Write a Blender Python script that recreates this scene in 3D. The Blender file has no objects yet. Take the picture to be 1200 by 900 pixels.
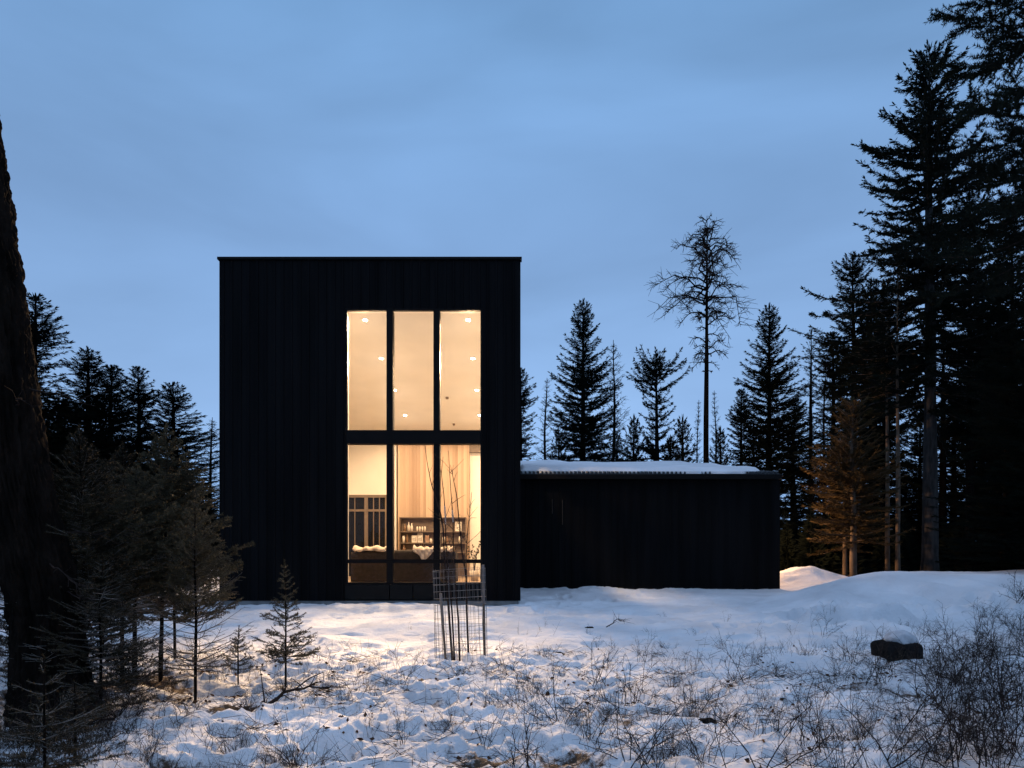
import bpy, math, random
import numpy as np
from mathutils import Vector

# ------------------------------------------------------------------ basics
R = np.random.default_rng(7)
PY = random.Random(11)
sc = bpy.context.scene
COL = sc.collection
EYE = 0.86
F = 850.0


def at(px, py, d):
    return np.array([(px - 600.0) * d / F, d, EYE + (660.0 - py) * d / F])


def X(px, d):
    return (px - 600.0) * d / F


def Z(py, d):
    return EYE + (660.0 - py) * d / F


def sstep(a, b, x):
    t = np.clip((np.asarray(x, float) - a) / (b - a), 0, 1)
    return t * t * (3 - 2 * t)


def _hash(ix, iy, s):
    n = (ix.astype(np.int64) * 374761393 + iy.astype(np.int64) * 668265263 + s * 1274126177) & 0xFFFFFFFF
    n = ((n ^ (n >> 13)) * 1274126177) & 0xFFFFFFFF
    n = (n ^ (n >> 16)) & 0xFFFFFF
    return n / float(0xFFFFFF) * 2 - 1


def vn(x, y, s=0):
    x = np.asarray(x, float); y = np.asarray(y, float)
    ix = np.floor(x); iy = np.floor(y)
    fx = x - ix; fy = y - iy
    fx = fx * fx * fx * (fx * (fx * 6 - 15) + 10); fy = fy * fy * fy * (fy * (fy * 6 - 15) + 10)
    a = _hash(ix, iy, s); b = _hash(ix + 1, iy, s); c = _hash(ix, iy + 1, s); d = _hash(ix + 1, iy + 1, s)
    return (a * (1 - fx) + b * fx) * (1 - fy) + (c * (1 - fx) + d * fx) * fy


def rn(x, y, s=0):
    """rotated value noise, hides the lattice"""
    ca, sa = math.cos(0.7 + s), math.sin(0.7 + s)
    return vn(x * ca - y * sa, x * sa + y * ca, s)


# ------------------------------------------------------------------ terrain
YB = [-30, 0, 5, 10, 13, 17, 22, 27, 34, 60, 140, 900]
ZB = [-1.2, -0.75, -0.64, -0.43, -0.28, -0.10, 0.08, 0.26, 0.34, 0.50, 0.6, 0.6]


FOOT = [(-1.6, 10.6, 1.5, 19.5, 15), (-4.6, 11.2, -3.0, 16.2, 9), (3.2, 12.4, 6.8, 15.0, 9), (0.6, 16.0, 4.5, 20.5, 9)]


def gz(x, y, fine=True):
    x = np.asarray(x, float); y = np.asarray(y, float)
    z = np.interp(y, YB, ZB)
    z = z + 0.42 * sstep(-6.9, -9.5, x) * sstep(17.5, 22, y) * (1 - sstep(40, 60, y))
    edge = 0.5 * rn(x / 1.4, y / 1.4, 3)
    m = sstep(14.2 + edge * .5, 16.6, y) * (1 - 0.80 * sstep(18.2, 20.6, y)) * sstep(4.9, 8.9, x) * (1 - sstep(26, 34, y))
    m = m * (1 - sstep(16.9, 18.8, y) * (1 - sstep(8.0, 9.4, x)))
    z = z + 0.74 * m
    lip = sstep(13.95, 14.12, y + edge) * (1 - sstep(14.7, 16.4, y + edge)) * sstep(4.8, 7.0, x)
    z = z + 0.25 * lip * (0.7 + 0.6 * rn(x / .5, y / .5, 8))
    z = z + 0.42 * np.exp(-((x - 9.8) / 1.15) ** 2 - ((y - 24.2) / 1.1) ** 2)
    z = z + 0.16 * np.exp(-((x - 8.75) / 0.35) ** 2 - ((y - 23.6) / .6) ** 2)
    z = z + 0.10 * np.exp(-((x - 2.2) / 1.4) ** 2 - ((y - 20.6) / 1.0) ** 2)
    z = z + 0.25 * sstep(10, 60, y) * rn(x / 14, y / 14, 21) * sstep(26, 40, y)
    if fine:
        A = sstep(11.6, 9.4, y + 0.9 * rn(x / 1.7, y / 1.7, 5)) * (0.65 + 0.35 * sstep(-2, -0.5, -x) + 0.3 * sstep(3.5, 6, x))
        A = np.maximum(A, 0.12)
        A = np.where(y > 34, 0.3, A)
        A = A * (1 - .85 * np.exp(-((x - 5.45) / .7) ** 2 - ((y - 10.15) / .7) ** 2))
        lump = np.abs(rn(x / 0.62, y / 0.5, 1))
        lump2 = np.abs(rn(x / 0.27, y / 0.24, 2))
        lump3 = np.abs(rn(x / 0.13, y / 0.12, 6))
        pits = sstep(.38, .62, rn(x / .34, y / .30, 27)) * 0.085 + sstep(.45, .7, rn(x / .17, y / .16, 28)) * .04
        n = 0.10 * rn(x / 1.5, y / 1.3, 4) + 0.11 * (0.42 - lump) + 0.075 * (0.42 - lump2) + 0.04 * (.4 - lump3) - pits + .016 * rn(x / .06, y / .06, 29)
        z = z + A * n
        # shallow footprints / drips on the smooth apron
        ap = sstep(9.8, 11, y) * (1 - sstep(22, 24, y)) * (1 - sstep(5, 6.5, x))
        z = z + ap * (0.045 * rn(x / 1.1, y / .7, 9) - 0.065 * sstep(0.38, 0.7, rn(x / .42, y / .36, 10)) + 0.022 * rn(x / .19, y / .16, 12) + 0.03 * (.4 - np.abs(rn(x / .55, y / .35, 19))))
        for (fa, fb, fc, fd, nf) in FOOT:
            for q in range(nf):
                t_ = q / (nf - 1); cx = fa + (fc - fa) * t_ + (.11 if q % 2 else -.11) * (fd - fb) / 6; cy = fb + (fd - fb) * t_ + (.10 if q % 2 else -.10)
                r2 = ((x - cx) / .10) ** 2 + ((y - cy) / .16) ** 2
                z = z - .075 * np.exp(-r2 ** 2) + .02 * np.exp(-((np.sqrt(r2) - 1.5) / .35) ** 2)
        mr = m * sstep(5.0, 6, x)
        z = z + mr * 0.05 * rn(x / 1.6, y / 1.2, 14)
        hm = np.exp(-((x - 9.3) / 1.2) ** 2 - ((y - 23.8) / 1.3) ** 2)
        z = z + hm * (0.035 * rn(x / .3, y / .3, 15) + 0.05 * rn(x / .75, y / .7, 17))
        rough2 = sstep(12.2, 13.2, y) * (1 - sstep(14.3, 15.0, y + edge)) * sstep(3.8, 5.5, x)
        z = z + rough2 * (0.30 * (0.4 - np.abs(rn(x / .5, y / .42, 16))) + 0.05 * rn(x / .18, y / .16, 18))
    return z


def ground_at(px, py, d0=4.0, d1=70.0):
    d = np.linspace(d0, d1, 2400)
    x = (px - 600) * d / F
    yy = 660 + (EYE - gz(x, d, False)) * F / d
    i = np.argmax(yy <= py)
    dd = d[i]
    return np.array([(px - 600) * dd / F, dd, float(gz((px - 600) * dd / F, dd))])


# ------------------------------------------------------------------ materials
def mat(name, color, rough=0.8, color2=None, scale=6.0, detail=6.0, bump=0.0, bscale=None, metallic=0.0, spec=0.3, stretch=None, lo=0.35, hi=0.65):
    m = bpy.data.materials.new(name); m.use_nodes = True
    nt = m.node_tree; N = nt.nodes; L = nt.links
    b = N['Principled BSDF']
    b.inputs['Roughness'].default_value = rough
    b.inputs['Metallic'].default_value = metallic
    b.inputs['Specular IOR Level'].default_value = spec
    b.inputs['Base Color'].default_value = (*color, 1)
    tc = N.new('ShaderNodeTexCoord'); src = tc.outputs['Object']
    if stretch:
        mp = N.new('ShaderNodeMapping'); mp.inputs['Scale'].default_value = stretch
        L.new(src, mp.inputs['Vector']); src = mp.outputs['Vector']
    if color2 is not None:
        n = N.new('ShaderNodeTexNoise'); n.inputs['Scale'].default_value = scale; n.inputs['Detail'].default_value = detail
        L.new(src, n.inputs['Vector'])
        r = N.new('ShaderNodeValToRGB')
        r.color_ramp.elements[0].position = lo; r.color_ramp.elements[1].position = hi
        r.color_ramp.elements[0].color = (*color, 1); r.color_ramp.elements[1].color = (*color2, 1)
        L.new(n.outputs['Fac'], r.inputs['Fac']); L.new(r.outputs['Color'], b.inputs['Base Color'])
    if bump > 0:
        n2 = N.new('ShaderNodeTexNoise'); n2.inputs['Scale'].default_value = bscale or scale * 3; n2.inputs['Detail'].default_value = 5
        L.new(src, n2.inputs['Vector'])
        bp = N.new('ShaderNodeBump'); bp.inputs['Strength'].default_value = bump; bp.inputs['Distance'].default_value = 0.02
        L.new(n2.outputs['Fac'], bp.inputs['Height']); L.new(bp.outputs['Normal'], b.inputs['Normal'])
    return m


M = {}
M['black_metal'] = mat('black_metal', (0.0018, 0.0018, 0.0021), 0.5, (0.0046, 0.0047, 0.0054), 2.2, 5, 0.12, 5, spec=0.045, stretch=(1.6, 1, .12))
M['frame'] = mat('frame_black', (0.004, 0.0035, 0.0035), 0.5, (0.006, 0.005, 0.005), 5, spec=0.08)
M['panel'] = mat('dark_panel', (0.006, 0.0062, 0.0066), 0.5, (0.009, 0.0094, 0.0098), 4, spec=0.06)
M['concrete'] = mat('concrete', (0.14, 0.135, 0.13), 0.85, (0.22, 0.21, 0.20), 5, 8, 0.3, 40)
M['plaster'] = mat('warm_white_plaster', (0.62, 0.575, 0.50), 0.8, (0.66, 0.61, 0.53), 1.5, 4)
M['lining'] = mat('cream_lining', (0.74, 0.68, 0.60), 0.6, (0.78, 0.72, 0.63), 3)
M['floor'] = mat('oak_floor', (0.20, 0.135, 0.08), 0.5, (0.27, 0.19, 0.115), 3, 6, stretch=(6, .7, 1))
M['door_frame'] = mat('tan_door_frame', (0.12, 0.088, 0.062), 0.5, (0.15, 0.11, 0.078), 6)
M['shelf'] = mat('walnut_shelf', (0.105, 0.072, 0.050), 0.5, (0.15, 0.105, 0.072), 5, 5, stretch=(1, 1, 6))
M['sofa'] = mat('brown_sofa_fabric', (0.022, 0.016, 0.012), 0.9, (0.034, 0.025, 0.019), 12, 4, 0.3, 90)
M['throw'] = mat('cream_throw', (0.62, 0.52, 0.40), 0.95, (0.45, 0.36, 0.27), 9, 5, 0.6, 60)
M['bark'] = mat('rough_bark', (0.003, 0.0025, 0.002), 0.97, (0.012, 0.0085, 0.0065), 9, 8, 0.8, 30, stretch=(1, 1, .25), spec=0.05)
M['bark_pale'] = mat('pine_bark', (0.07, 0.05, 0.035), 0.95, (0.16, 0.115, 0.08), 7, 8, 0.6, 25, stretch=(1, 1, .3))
M['bark_grey'] = mat('grey_bark', (0.016, 0.014, 0.013), 0.95, (0.042, 0.037, 0.034), 10, 6, 0.5, 30, stretch=(1, 1, .3))
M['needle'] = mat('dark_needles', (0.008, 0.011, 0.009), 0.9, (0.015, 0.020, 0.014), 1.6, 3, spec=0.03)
M['needle_b'] = mat('olive_needles', (0.032, 0.028, 0.014), 0.8, (0.085, 0.068, 0.035), 3, 3, spec=0.2)
M['shaded_snow'] = mat('shaded_snow', (0.40, 0.41, 0.43), 0.85, (0.60, 0.61, 0.63), 9, 8, 0.6, 30)  # darker snow for the boulder cap, its shade put into the colour
M['needle_d'] = mat('dim_needles', (0.016, 0.013, 0.007), 0.85, (0.042, 0.033, 0.018), 3, 3, spec=0.1)
M['twig_frost'] = mat('frost_rimed_twig', (0.04, 0.036, 0.032), 0.85, (0.20, 0.18, 0.16), 4, 4)
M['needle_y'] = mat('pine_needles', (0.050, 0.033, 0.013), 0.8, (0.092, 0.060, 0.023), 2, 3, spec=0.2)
M['twig'] = mat('grey_twig', (0.055, 0.042, 0.034), 0.9, (0.12, 0.095, 0.078), 14, 4)
M['twig_pale'] = mat('frosted_twig', (0.035, 0.030, 0.024), 0.85, (0.13, 0.11, 0.09), 9, 4)
M['twig_dark'] = mat('dark_twig', (0.014, 0.010, 0.009), 0.9, (0.040, 0.029, 0.024), 14, 4, spec=0.05)
M['grass'] = mat('dry_grass', (0.022, 0.015, 0.011), 0.9, (0.085, 0.06, 0.038), 8, 4)
M['leaf'] = mat('dead_leaf', (0.045, 0.020, 0.010), 0.85, (0.14, 0.066, 0.028), 5, 4)
M['rock'] = mat('dark_rock', (0.006, 0.006, 0.006), 0.95, (0.018, 0.016, 0.016), 6, 8, 0.8, 30, spec=.05)
M['wire'] = mat('galvanised_wire', (0.11, 0.11, 0.11), 0.5, (0.17, 0.17, 0.17), 10, 4, metallic=0.4)
M['stake'] = mat('weathered_stake', (0.05, 0.042, 0.036), 0.9, (0.10, 0.085, 0.07), 12, 5, stretch=(1, 1, .2))
M['stake_grey'] = mat('grey_stake_sleeve', (0.11, 0.10, 0.095), 0.8, (0.17, 0.16, 0.15), 12, 5)
M['wrap'] = mat('white_wrap', (0.30, 0.28, 0.25), 0.8, (0.38, 0.355, 0.32), 20, 4)
M['brass'] = mat('door_pull', (0.05, 0.04, 0.03), 0.4, metallic=0.5)
M['ceramic'] = mat('cream_ceramic', (0.60, 0.52, 0.42), 0.4, (0.66, 0.58, 0.47), 8)
M['amber'] = mat('amber_glass', (0.16, 0.09, 0.05), 0.2, (0.20, 0.12, 0.065), 8)
M['paper'] = mat('picture_paper', (0.70, 0.66, 0.58), 0.8, (0.40, 0.36, 0.30), 7, 2, lo=.45, hi=.5)
M['book'] = mat('book_cloth', (0.26, 0.15, 0.10), 0.8, (0.36, 0.26, 0.18), 9)
M['leaf_green'] = mat('houseplant_leaf', (0.05, 0.045, 0.02), 0.6, (0.08, 0.07, 0.03), 9)
M['roof'] = mat('dark_roof_steel', (0.020, 0.021, 0.024), 0.4, (0.030, 0.031, 0.035), 5)


def snow_mat():
    m = bpy.data.materials.new('snow'); m.use_nodes = True
    nt = m.node_tree; N = nt.nodes; L = nt.links; b = N['Principled BSDF']
    b.inputs['Roughness'].default_value = 0.75
    b.inputs['Specular IOR Level'].default_value = 0.2
    tc = N.new('ShaderNodeTexCoord'); geo = N.new('ShaderNodeNewGeometry')
    n1 = N.new('ShaderNodeTexNoise'); n1.inputs['Scale'].default_value = 2.6; n1.inputs['Detail'].default_value = 10; n1.inputs['Roughness'].default_value = 0.78
    L.new(tc.outputs['Object'], n1.inputs['Vector'])
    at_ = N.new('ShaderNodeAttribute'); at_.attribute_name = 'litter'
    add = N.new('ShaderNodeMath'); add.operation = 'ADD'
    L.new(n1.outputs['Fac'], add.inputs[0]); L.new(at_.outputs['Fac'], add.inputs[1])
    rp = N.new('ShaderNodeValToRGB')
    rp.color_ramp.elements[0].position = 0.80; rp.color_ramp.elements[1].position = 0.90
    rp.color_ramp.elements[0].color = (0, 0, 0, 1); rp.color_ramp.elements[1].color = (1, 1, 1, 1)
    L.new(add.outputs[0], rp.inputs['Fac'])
    n2 = N.new('ShaderNodeTexNoise'); n2.inputs['Scale'].default_value = 22; n2.inputs['Detail'].default_value = 6
    L.new(tc.outputs['Object'], n2.inputs['Vector'])
    r2 = N.new('ShaderNodeValToRGB')
    r2.color_ramp.elements[0].color = (0.030, 0.020, 0.014, 1); r2.color_ramp.elements[1].color = (0.12, 0.075, 0.045, 1)
    L.new(n2.outputs['Fac'], r2.inputs['Fac'])
    n3 = N.new('ShaderNodeTexNoise'); n3.inputs['Scale'].default_value = 0.9; n3.inputs['Detail'].default_value = 8
    L.new(tc.outputs['Object'], n3.inputs['Vector'])
    r3 = N.new('ShaderNodeValToRGB')
    r3.color_ramp.elements[0].position = .3; r3.color_ramp.elements[1].position = .62
    r3.color_ramp.elements[0].color = (0.64, 0.645, 0.655, 1); r3.color_ramp.elements[1].color = (0.83, 0.83, 0.835, 1)
    L.new(n3.outputs['Fac'], r3.inputs['Fac'])
    mx = N.new('ShaderNodeMix'); mx.data_type = 'RGBA'
    L.new(rp.outputs['Color'], mx.inputs['Factor']); L.new(r3.outputs['Color'], mx.inputs['A']); L.new(r2.outputs['Color'], mx.inputs['B'])
    L.new(mx.outputs['Result'], b.inputs['Base Color'])
    n4 = N.new('ShaderNodeTexNoise'); n4.inputs['Scale'].default_value = 16; n4.inputs['Detail'].default_value = 8; n4.inputs['Roughness'].default_value = .65
    L.new(tc.outputs['Object'], n4.inputs['Vector'])
    bp = N.new('ShaderNodeBump'); bp.inputs['Strength'].default_value = 0.8; bp.inputs['Distance'].default_value = 0.04
    L.new(n4.outputs['Fac'], bp.inputs['Height']); L.new(bp.outputs['Normal'], b.inputs['Normal'])
    return m


M['snow'] = snow_mat()
M['snow_cap'] = mat('snow_cap', (0.70, 0.705, 0.715), 0.75, (0.82, 0.82, 0.825), 1.3, 7, 0.4, 14)


def wood_mat():
    m = bpy.data.materials.new('vertical_wood_boards'); m.use_nodes = True
    nt = m.node_tree; N = nt.nodes; L = nt.links; b = N['Principled BSDF']
    b.inputs['Roughness'].default_value = 0.55
    tc = N.new('ShaderNodeTexCoord'); sp = N.new('ShaderNodeSeparateXYZ'); L.new(tc.outputs['Object'], sp.inputs[0])
    d = N.new('ShaderNodeMath'); d.operation = 'DIVIDE'; d.inputs[1].default_value = 0.105; L.new(sp.outputs['X'], d.inputs[0])
    fl = N.new('ShaderNodeMath'); fl.operation = 'FLOOR'; L.new(d.outputs[0], fl.inputs[0])
    wn = N.new('ShaderNodeTexWhiteNoise'); wn.noise_dimensions = '1D'; L.new(fl.outputs[0], wn.inputs['W'])
    r = N.new('ShaderNodeValToRGB')
    r.color_ramp.elements[0].color = (0.27, 0.170, 0.100, 1); r.color_ramp.elements[1].color = (0.47, 0.335, 0.22, 1)
    L.new(wn.outputs['Value'], r.inputs['Fac'])
    mp = N.new('ShaderNodeMapping'); mp.inputs['Scale'].default_value = (14, 14, .8); L.new(tc.outputs['Object'], mp.inputs[0])
    n = N.new('ShaderNodeTexNoise'); n.inputs['Scale'].default_value = 3; n.inputs['Detail'].default_value = 7; L.new(mp.outputs[0], n.inputs['Vector'])
    mr = N.new('ShaderNodeMapRange'); mr.inputs['To Min'].default_value = .82; mr.inputs['To Max'].default_value = 1.12; L.new(n.outputs['Fac'], mr.inputs['Value'])
    vm = N.new('ShaderNodeVectorMath'); vm.operation = 'SCALE'; L.new(r.outputs['Color'], vm.inputs[0]); L.new(mr.outputs[0], vm.inputs['Scale'])
    L.new(vm.outputs[0], b.inputs['Base Color'])
    return m


M['wood'] = wood_mat()


def glass_mat(name, tint=(0.96, 0.96, 0.95)):
    m = bpy.data.materials.new(name); m.use_nodes = True
    nt = m.node_tree; N = nt.nodes; L = nt.links; N.remove(N['Principled BSDF'])
    out = N['Material Output']
    t = N.new('ShaderNodeBsdfTransparent'); t.inputs['Color'].default_value = (*tint, 1)
    g = N.new('ShaderNodeBsdfGlossy'); g.inputs['Roughness'].default_value = 0.02
    fr = N.new('ShaderNodeFresnel'); fr.inputs['IOR'].default_value = 1.2
    ge = N.new('ShaderNodeNewGeometry'); mi = N.new('ShaderNodeMapRange'); mi.inputs['To Min'].default_value = 1.2; mi.inputs['To Max'].default_value = 1 / 1.2
    L.new(ge.outputs['Backfacing'], mi.inputs['Value']); L.new(mi.outputs[0], fr.inputs['IOR'])
    mx = N.new('ShaderNodeMixShader')
    L.new(fr.outputs[0], mx.inputs[0]); L.new(t.outputs[0], mx.inputs[1]); L.new(g.outputs[0], mx.inputs[2])
    L.new(mx.outputs[0], out.inputs['Surface'])
    return m


M['glass'] = glass_mat('window_glass')
M['night_glass'] = mat('dark_night_glass', (0.004, 0.004, 0.005), 0.25, spec=0.12)


def emit_mat(name, col, st):
    m = bpy.data.materials.new(name); m.use_nodes = True
    nt = m.node_tree; N = nt.nodes
    b = N['Principled BSDF']; b.inputs['Base Color'].default_value = (.8, .8, .8, 1)
    b.inputs['Emission Color'].default_value = (*col, 1); b.inputs['Emission Strength'].default_value = st
    return m


WARM = (1.0, 0.83, 0.66)
M['lamp'] = emit_mat('lamp_lens', (1.0, 0.88, 0.70), 70)


# ------------------------------------------------------------------ mesh builder
class MB:
    def __init__(s):
        s.V = []; s.Q = []; s.T = []; s.n = 0

    def add(s, V, Q=None, T=None):
        V = np.asarray(V, float).reshape(-1, 3)
        if Q is not None and len(Q): s.Q.append(np.asarray(Q, np.int64).reshape(-1, 4) + s.n)
        if T is not None and len(T): s.T.append(np.asarray(T, np.int64).reshape(-1, 3) + s.n)
        s.V.append(V); s.n += len(V); return s

    def box(s, x0, x1, y0, y1, z0, z1):
        V = [(x, y, z) for z in (z0, z1) for y in (y0, y1) for x in (x0, x1)]
        return s.add(V, [(0, 2, 3, 1), (4, 5, 7, 6), (0, 1, 5, 4), (2, 6, 7, 3), (0, 4, 6, 2), (1, 3, 7, 5)])

    def hexa(s, V):
        return s.add(V, [(0, 2, 3, 1), (4, 5, 7, 6), (0, 1, 5, 4), (2, 6, 7, 3), (0, 4, 6, 2), (1, 3, 7, 5)])

    def segs(s, P0, P1, r0, r1, sides=3):
        P0 = np.asarray(P0, float).reshape(-1, 3); P1 = np.asarray(P1, float).reshape(-1, 3); n = len(P0)
        if n == 0: return s
        r0 = np.broadcast_to(np.asarray(r0, float), (n,)); r1 = np.broadcast_to(np.asarray(r1, float), (n,))
        d = P1 - P0; d = d / (np.linalg.norm(d, axis=1, keepdims=True) + 1e-9)
        ref = np.where(np.abs(d[:, 2:3]) > 0.9, np.array([[1., 0, 0]]), np.array([[0, 0, 1.]]))
        a = np.cross(d, ref); a /= (np.linalg.norm(a, axis=1, keepdims=True) + 1e-9); b = np.cross(d, a)
        V = np.zeros((n, 2 * sides, 3))
        for k in range(sides):
            c, q = math.cos(2 * math.pi * k / sides), math.sin(2 * math.pi * k / sides)
            o = a * c + b * q
            V[:, k] = P0 + o * r0[:, None]; V[:, sides + k] = P1 + o * r1[:, None]
        base = np.array([[k, (k + 1) % sides, sides + (k + 1) % sides, sides + k] for k in range(sides)])
        Q = (np.arange(n) * 2 * sides)[:, None, None] + base[None]
        return s.add(V, Q.reshape(-1, 4))

    def path(s, P, r, sides=3):
        P = np.asarray(P, float); r = np.broadcast_to(np.asarray(r, float), (len(P),))
        return s.segs(P[:-1], P[1:], r[:-1], r[1:], sides)

    def tube(s, P, r, sides=10, noise=0.0, caps=True, seed=0):
        P = np.asarray(P, float); n = len(P); r = np.broadcast_to(np.asarray(r, float), (n,))
        d = np.gradient(P, axis=0); d /= (np.linalg.norm(d, axis=1, keepdims=True) + 1e-9)
        ref = np.array([1., 0, 0]) if abs(d[0][2]) > .7 else np.array([0, 0, 1.])
        a = np.cross(d, ref); a /= np.linalg.norm(a, axis=1, keepdims=True); b = np.cross(d, a)
        t = np.arange(sides) * 2 * math.pi / sides
        rr = r[:, None] * np.ones((1, sides))
        if noise:
            rr = rr * (1 + noise * vn(np.arange(n)[:, None] * .35 + seed, t[None] * 3, seed))
        V = P[:, None] + rr[..., None] * (a[:, None] * np.cos(t)[None, :, None] + b[:, None] * np.sin(t)[None, :, None])
        i, k = np.meshgrid(np.arange(n - 1), np.arange(sides), indexing='ij')
        Q = np.stack([i * sides + k, i * sides + (k + 1) % sides, (i + 1) * sides + (k + 1) % sides, (i + 1) * sides + k], -1).reshape(-1, 4)
        V = V.reshape(-1, 3)
        T = []
        if caps:
            V = np.vstack([V, P[0], P[-1]]); m = n * sides
            for k2 in range(sides):
                T.append((m, (k2 + 1) % sides, k2)); T.append((m + 1, (n - 1) * sides + k2, (n - 1) * sides + (k2 + 1) % sides))
        return s.add(V, Q, T)

    def lathe(s, prof, c, sides=14):
        P = np.array(prof, float); n = len(P); t = np.arange(sides) * 2 * math.pi / sides
        V = np.stack([c[0] + P[:, 0:1] * np.cos(t), c[1] + P[:, 0:1] * np.sin(t), c[2] + P[:, 1:2] + 0 * t], -1).reshape(-1, 3)
        i, k = np.meshgrid(np.arange(n - 1), np.arange(sides), indexing='ij')
        Q = np.stack([i * sides + k, i * sides + (k + 1) % sides, (i + 1) * sides + (k + 1) % sides, (i + 1) * sides + k], -1).reshape(-1, 4)
        return s.add(V, Q)

    def kites(s, P, D, L, W, roll):
        """lance shaped twig blades, two crossed quads each"""
        n = len(P)
        if n == 0: return s
        D = D / (np.linalg.norm(D, axis=1, keepdims=True) + 1e-9)
        ref = np.where(np.abs(D[:, 2:3]) > 0.9, np.array([[1., 0, 0]]), np.array([[0, 0, 1.]]))
        a = np.cross(D, ref); a /= np.linalg.norm(a, axis=1, keepdims=True); b = np.cross(D, a)
        for off in (0, math.pi / 2):
            c = np.cos(roll + off)[:, None]; q = np.sin(roll + off)[:, None]
            o = a * c + b * q
            V = np.stack([P, P + D * (L * .45)[:, None] + o * W[:, None], P + D * L[:, None], P + D * (L * .35)[:, None] - o * W[:, None]], 1)
            s.add(V, (np.arange(n) * 4)[:, None] + np.arange(4)[None])
        return s

    def brush(s, P0, P1, per_m, nl, nw, rng, lean=0.6):
        """needles all round the segments"""
        P0 = np.asarray(P0, float).reshape(-1, 3); P1 = np.asarray(P1, float).reshape(-1, 3)
        if len(P0) == 0: return s
        ln = np.linalg.norm(P1 - P0, axis=1)
        cnt = np.maximum(1, (ln * per_m).astype(int)); idx = np.repeat(np.arange(len(P0)), cnt); n = len(idx)
        t = rng.random(n)[:, None]
        P = P0[idx] * (1 - t) + P1[idx] * t
        D = (P1 - P0)[idx] / ln[idx][:, None]
        v = rng.normal(size=(n, 3)); v -= D * np.sum(v * D, 1, keepdims=True); v /= (np.linalg.norm(v, axis=1, keepdims=True) + 1e-9)
        nd = v + D * lean; nd /= np.linalg.norm(nd, axis=1, keepdims=True)
        w = np.cross(nd, rng.normal(size=(n, 3))); w /= (np.linalg.norm(w, axis=1, keepdims=True) + 1e-9)
        l = nl * (0.7 + 0.6 * rng.random(n))[:, None]
        V = np.stack([P - w * nw, P + w * nw, P + nd * l], 1)
        return s.add(V, None, np.arange(n * 3).reshape(-1, 3))

    def build(s, name, m, parent=None, smooth=False):
        V = np.vstack(s.V); off = np.zeros(3)
        loc = None
        if parent is not None:
            o = parent
            while o is not None:
                off += np.array(o.location); o = o.parent
        else:
            loc = np.array([(V[:, 0].min() + V[:, 0].max()) / 2, (V[:, 1].min() + V[:, 1].max()) / 2, V[:, 2].min()]); off = loc
        V = V - off
        Q = np.vstack(s.Q) if s.Q else np.zeros((0, 4), np.int64); T = np.vstack(s.T) if s.T else np.zeros((0, 3), np.int64)
        me = bpy.data.meshes.new(name)
        me.vertices.add(len(V)); me.vertices.foreach_set('co', V.astype(np.float32).ravel())
        nl = len(Q) * 4 + len(T) * 3
        me.loops.add(nl); me.loops.foreach_set('vertex_index', np.concatenate([Q.ravel(), T.ravel()]).astype(np.int32))
        me.polygons.add(len(Q) + len(T))
        st = np.concatenate([np.arange(len(Q)) * 4, len(Q) * 4 + np.arange(len(T)) * 3]).astype(np.int32)
        me.polygons.foreach_set('loop_start', st)
        me.polygons.foreach_set('use_smooth', np.full(len(Q) + len(T), bool(smooth)))
        me.update(calc_edges=True); me.validate()
        me.materials.append(m)
        ob = bpy.data.objects.new(name, me); COL.objects.link(ob)
        if parent is not None: ob.parent = parent
        else: ob.location = loc
        return ob


def tag(o, label=None, cat=None, group=None, kind=None):
    if label: o['label'] = label
    if cat: o['category'] = cat
    if group: o['group'] = group
    if kind: o['kind'] = kind
    return o


def thing(name, loc, label, cat, group=None):
    o = bpy.data.objects.new(name, None); o.empty_display_size = 0.2; COL.objects.link(o)
    o.location = [float(v) for v in loc]
    return tag(o, label, cat, group)


def copy_tree(o, parent=None):
    c = o.copy(); COL.objects.link(c)
    if parent is not None: c.parent = parent
    for ch in list(o.children): copy_tree(ch, c)
    return c


# ------------------------------------------------------------------ ground sheet
def graded(lo, hi, a, b, fine, grow=1.18):
    mid = list(np.arange(a, b + 1e-6, fine)); st = fine; v = b; up = []
    while v < hi: st *= grow; v += st; up.append(v)
    st = fine; v = a; dn = []
    while v > lo: st *= grow; v -= st; dn.append(v)
    return np.array(dn[::-1] + mid + up)


xs = graded(-900, 900, -8.2, 11.0, 0.031)
ys = np.concatenate([graded(-60, 4.0, 4.0, 4.0, .05)[:-1], np.arange(4.0, 12.5, .027), np.arange(12.5, 26.5, .065)])
st = .065; v = ys[-1]; ext = []
while v < 900: st *= 1.12; v += st; ext.append(v)
ys = np.concatenate([ys, ext])
gx, gy = np.meshgrid(xs, ys)
gzv = gz(gx, gy)
nx, ny = len(xs), len(ys)
i, k = np.meshgrid(np.arange(ny - 1), np.arange(nx - 1), indexing='ij')
Qg = np.stack([i * nx + k, i * nx + k + 1, (i + 1) * nx + k + 1, (i + 1) * nx + k], -1).reshape(-1, 4)
g = MB(); g.add(np.stack([gx, gy, gzv], -1).reshape(-1, 3), Qg)
ground = g.build('ground', M['snow'], None, True)
ground['kind'] = 'structure'
fx, fy = gx.ravel(), gy.ravel()
lump = np.abs(rn(fx / 0.62, fy / 0.5, 1))
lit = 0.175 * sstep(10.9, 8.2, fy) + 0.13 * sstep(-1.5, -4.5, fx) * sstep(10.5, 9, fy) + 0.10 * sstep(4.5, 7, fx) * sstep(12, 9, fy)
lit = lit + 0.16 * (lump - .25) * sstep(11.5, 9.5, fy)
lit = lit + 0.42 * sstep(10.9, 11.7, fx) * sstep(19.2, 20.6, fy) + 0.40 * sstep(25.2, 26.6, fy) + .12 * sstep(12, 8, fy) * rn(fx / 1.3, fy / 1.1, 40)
a_ = ground.data.attributes.new('litter', 'FLOAT', 'POINT')
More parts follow.
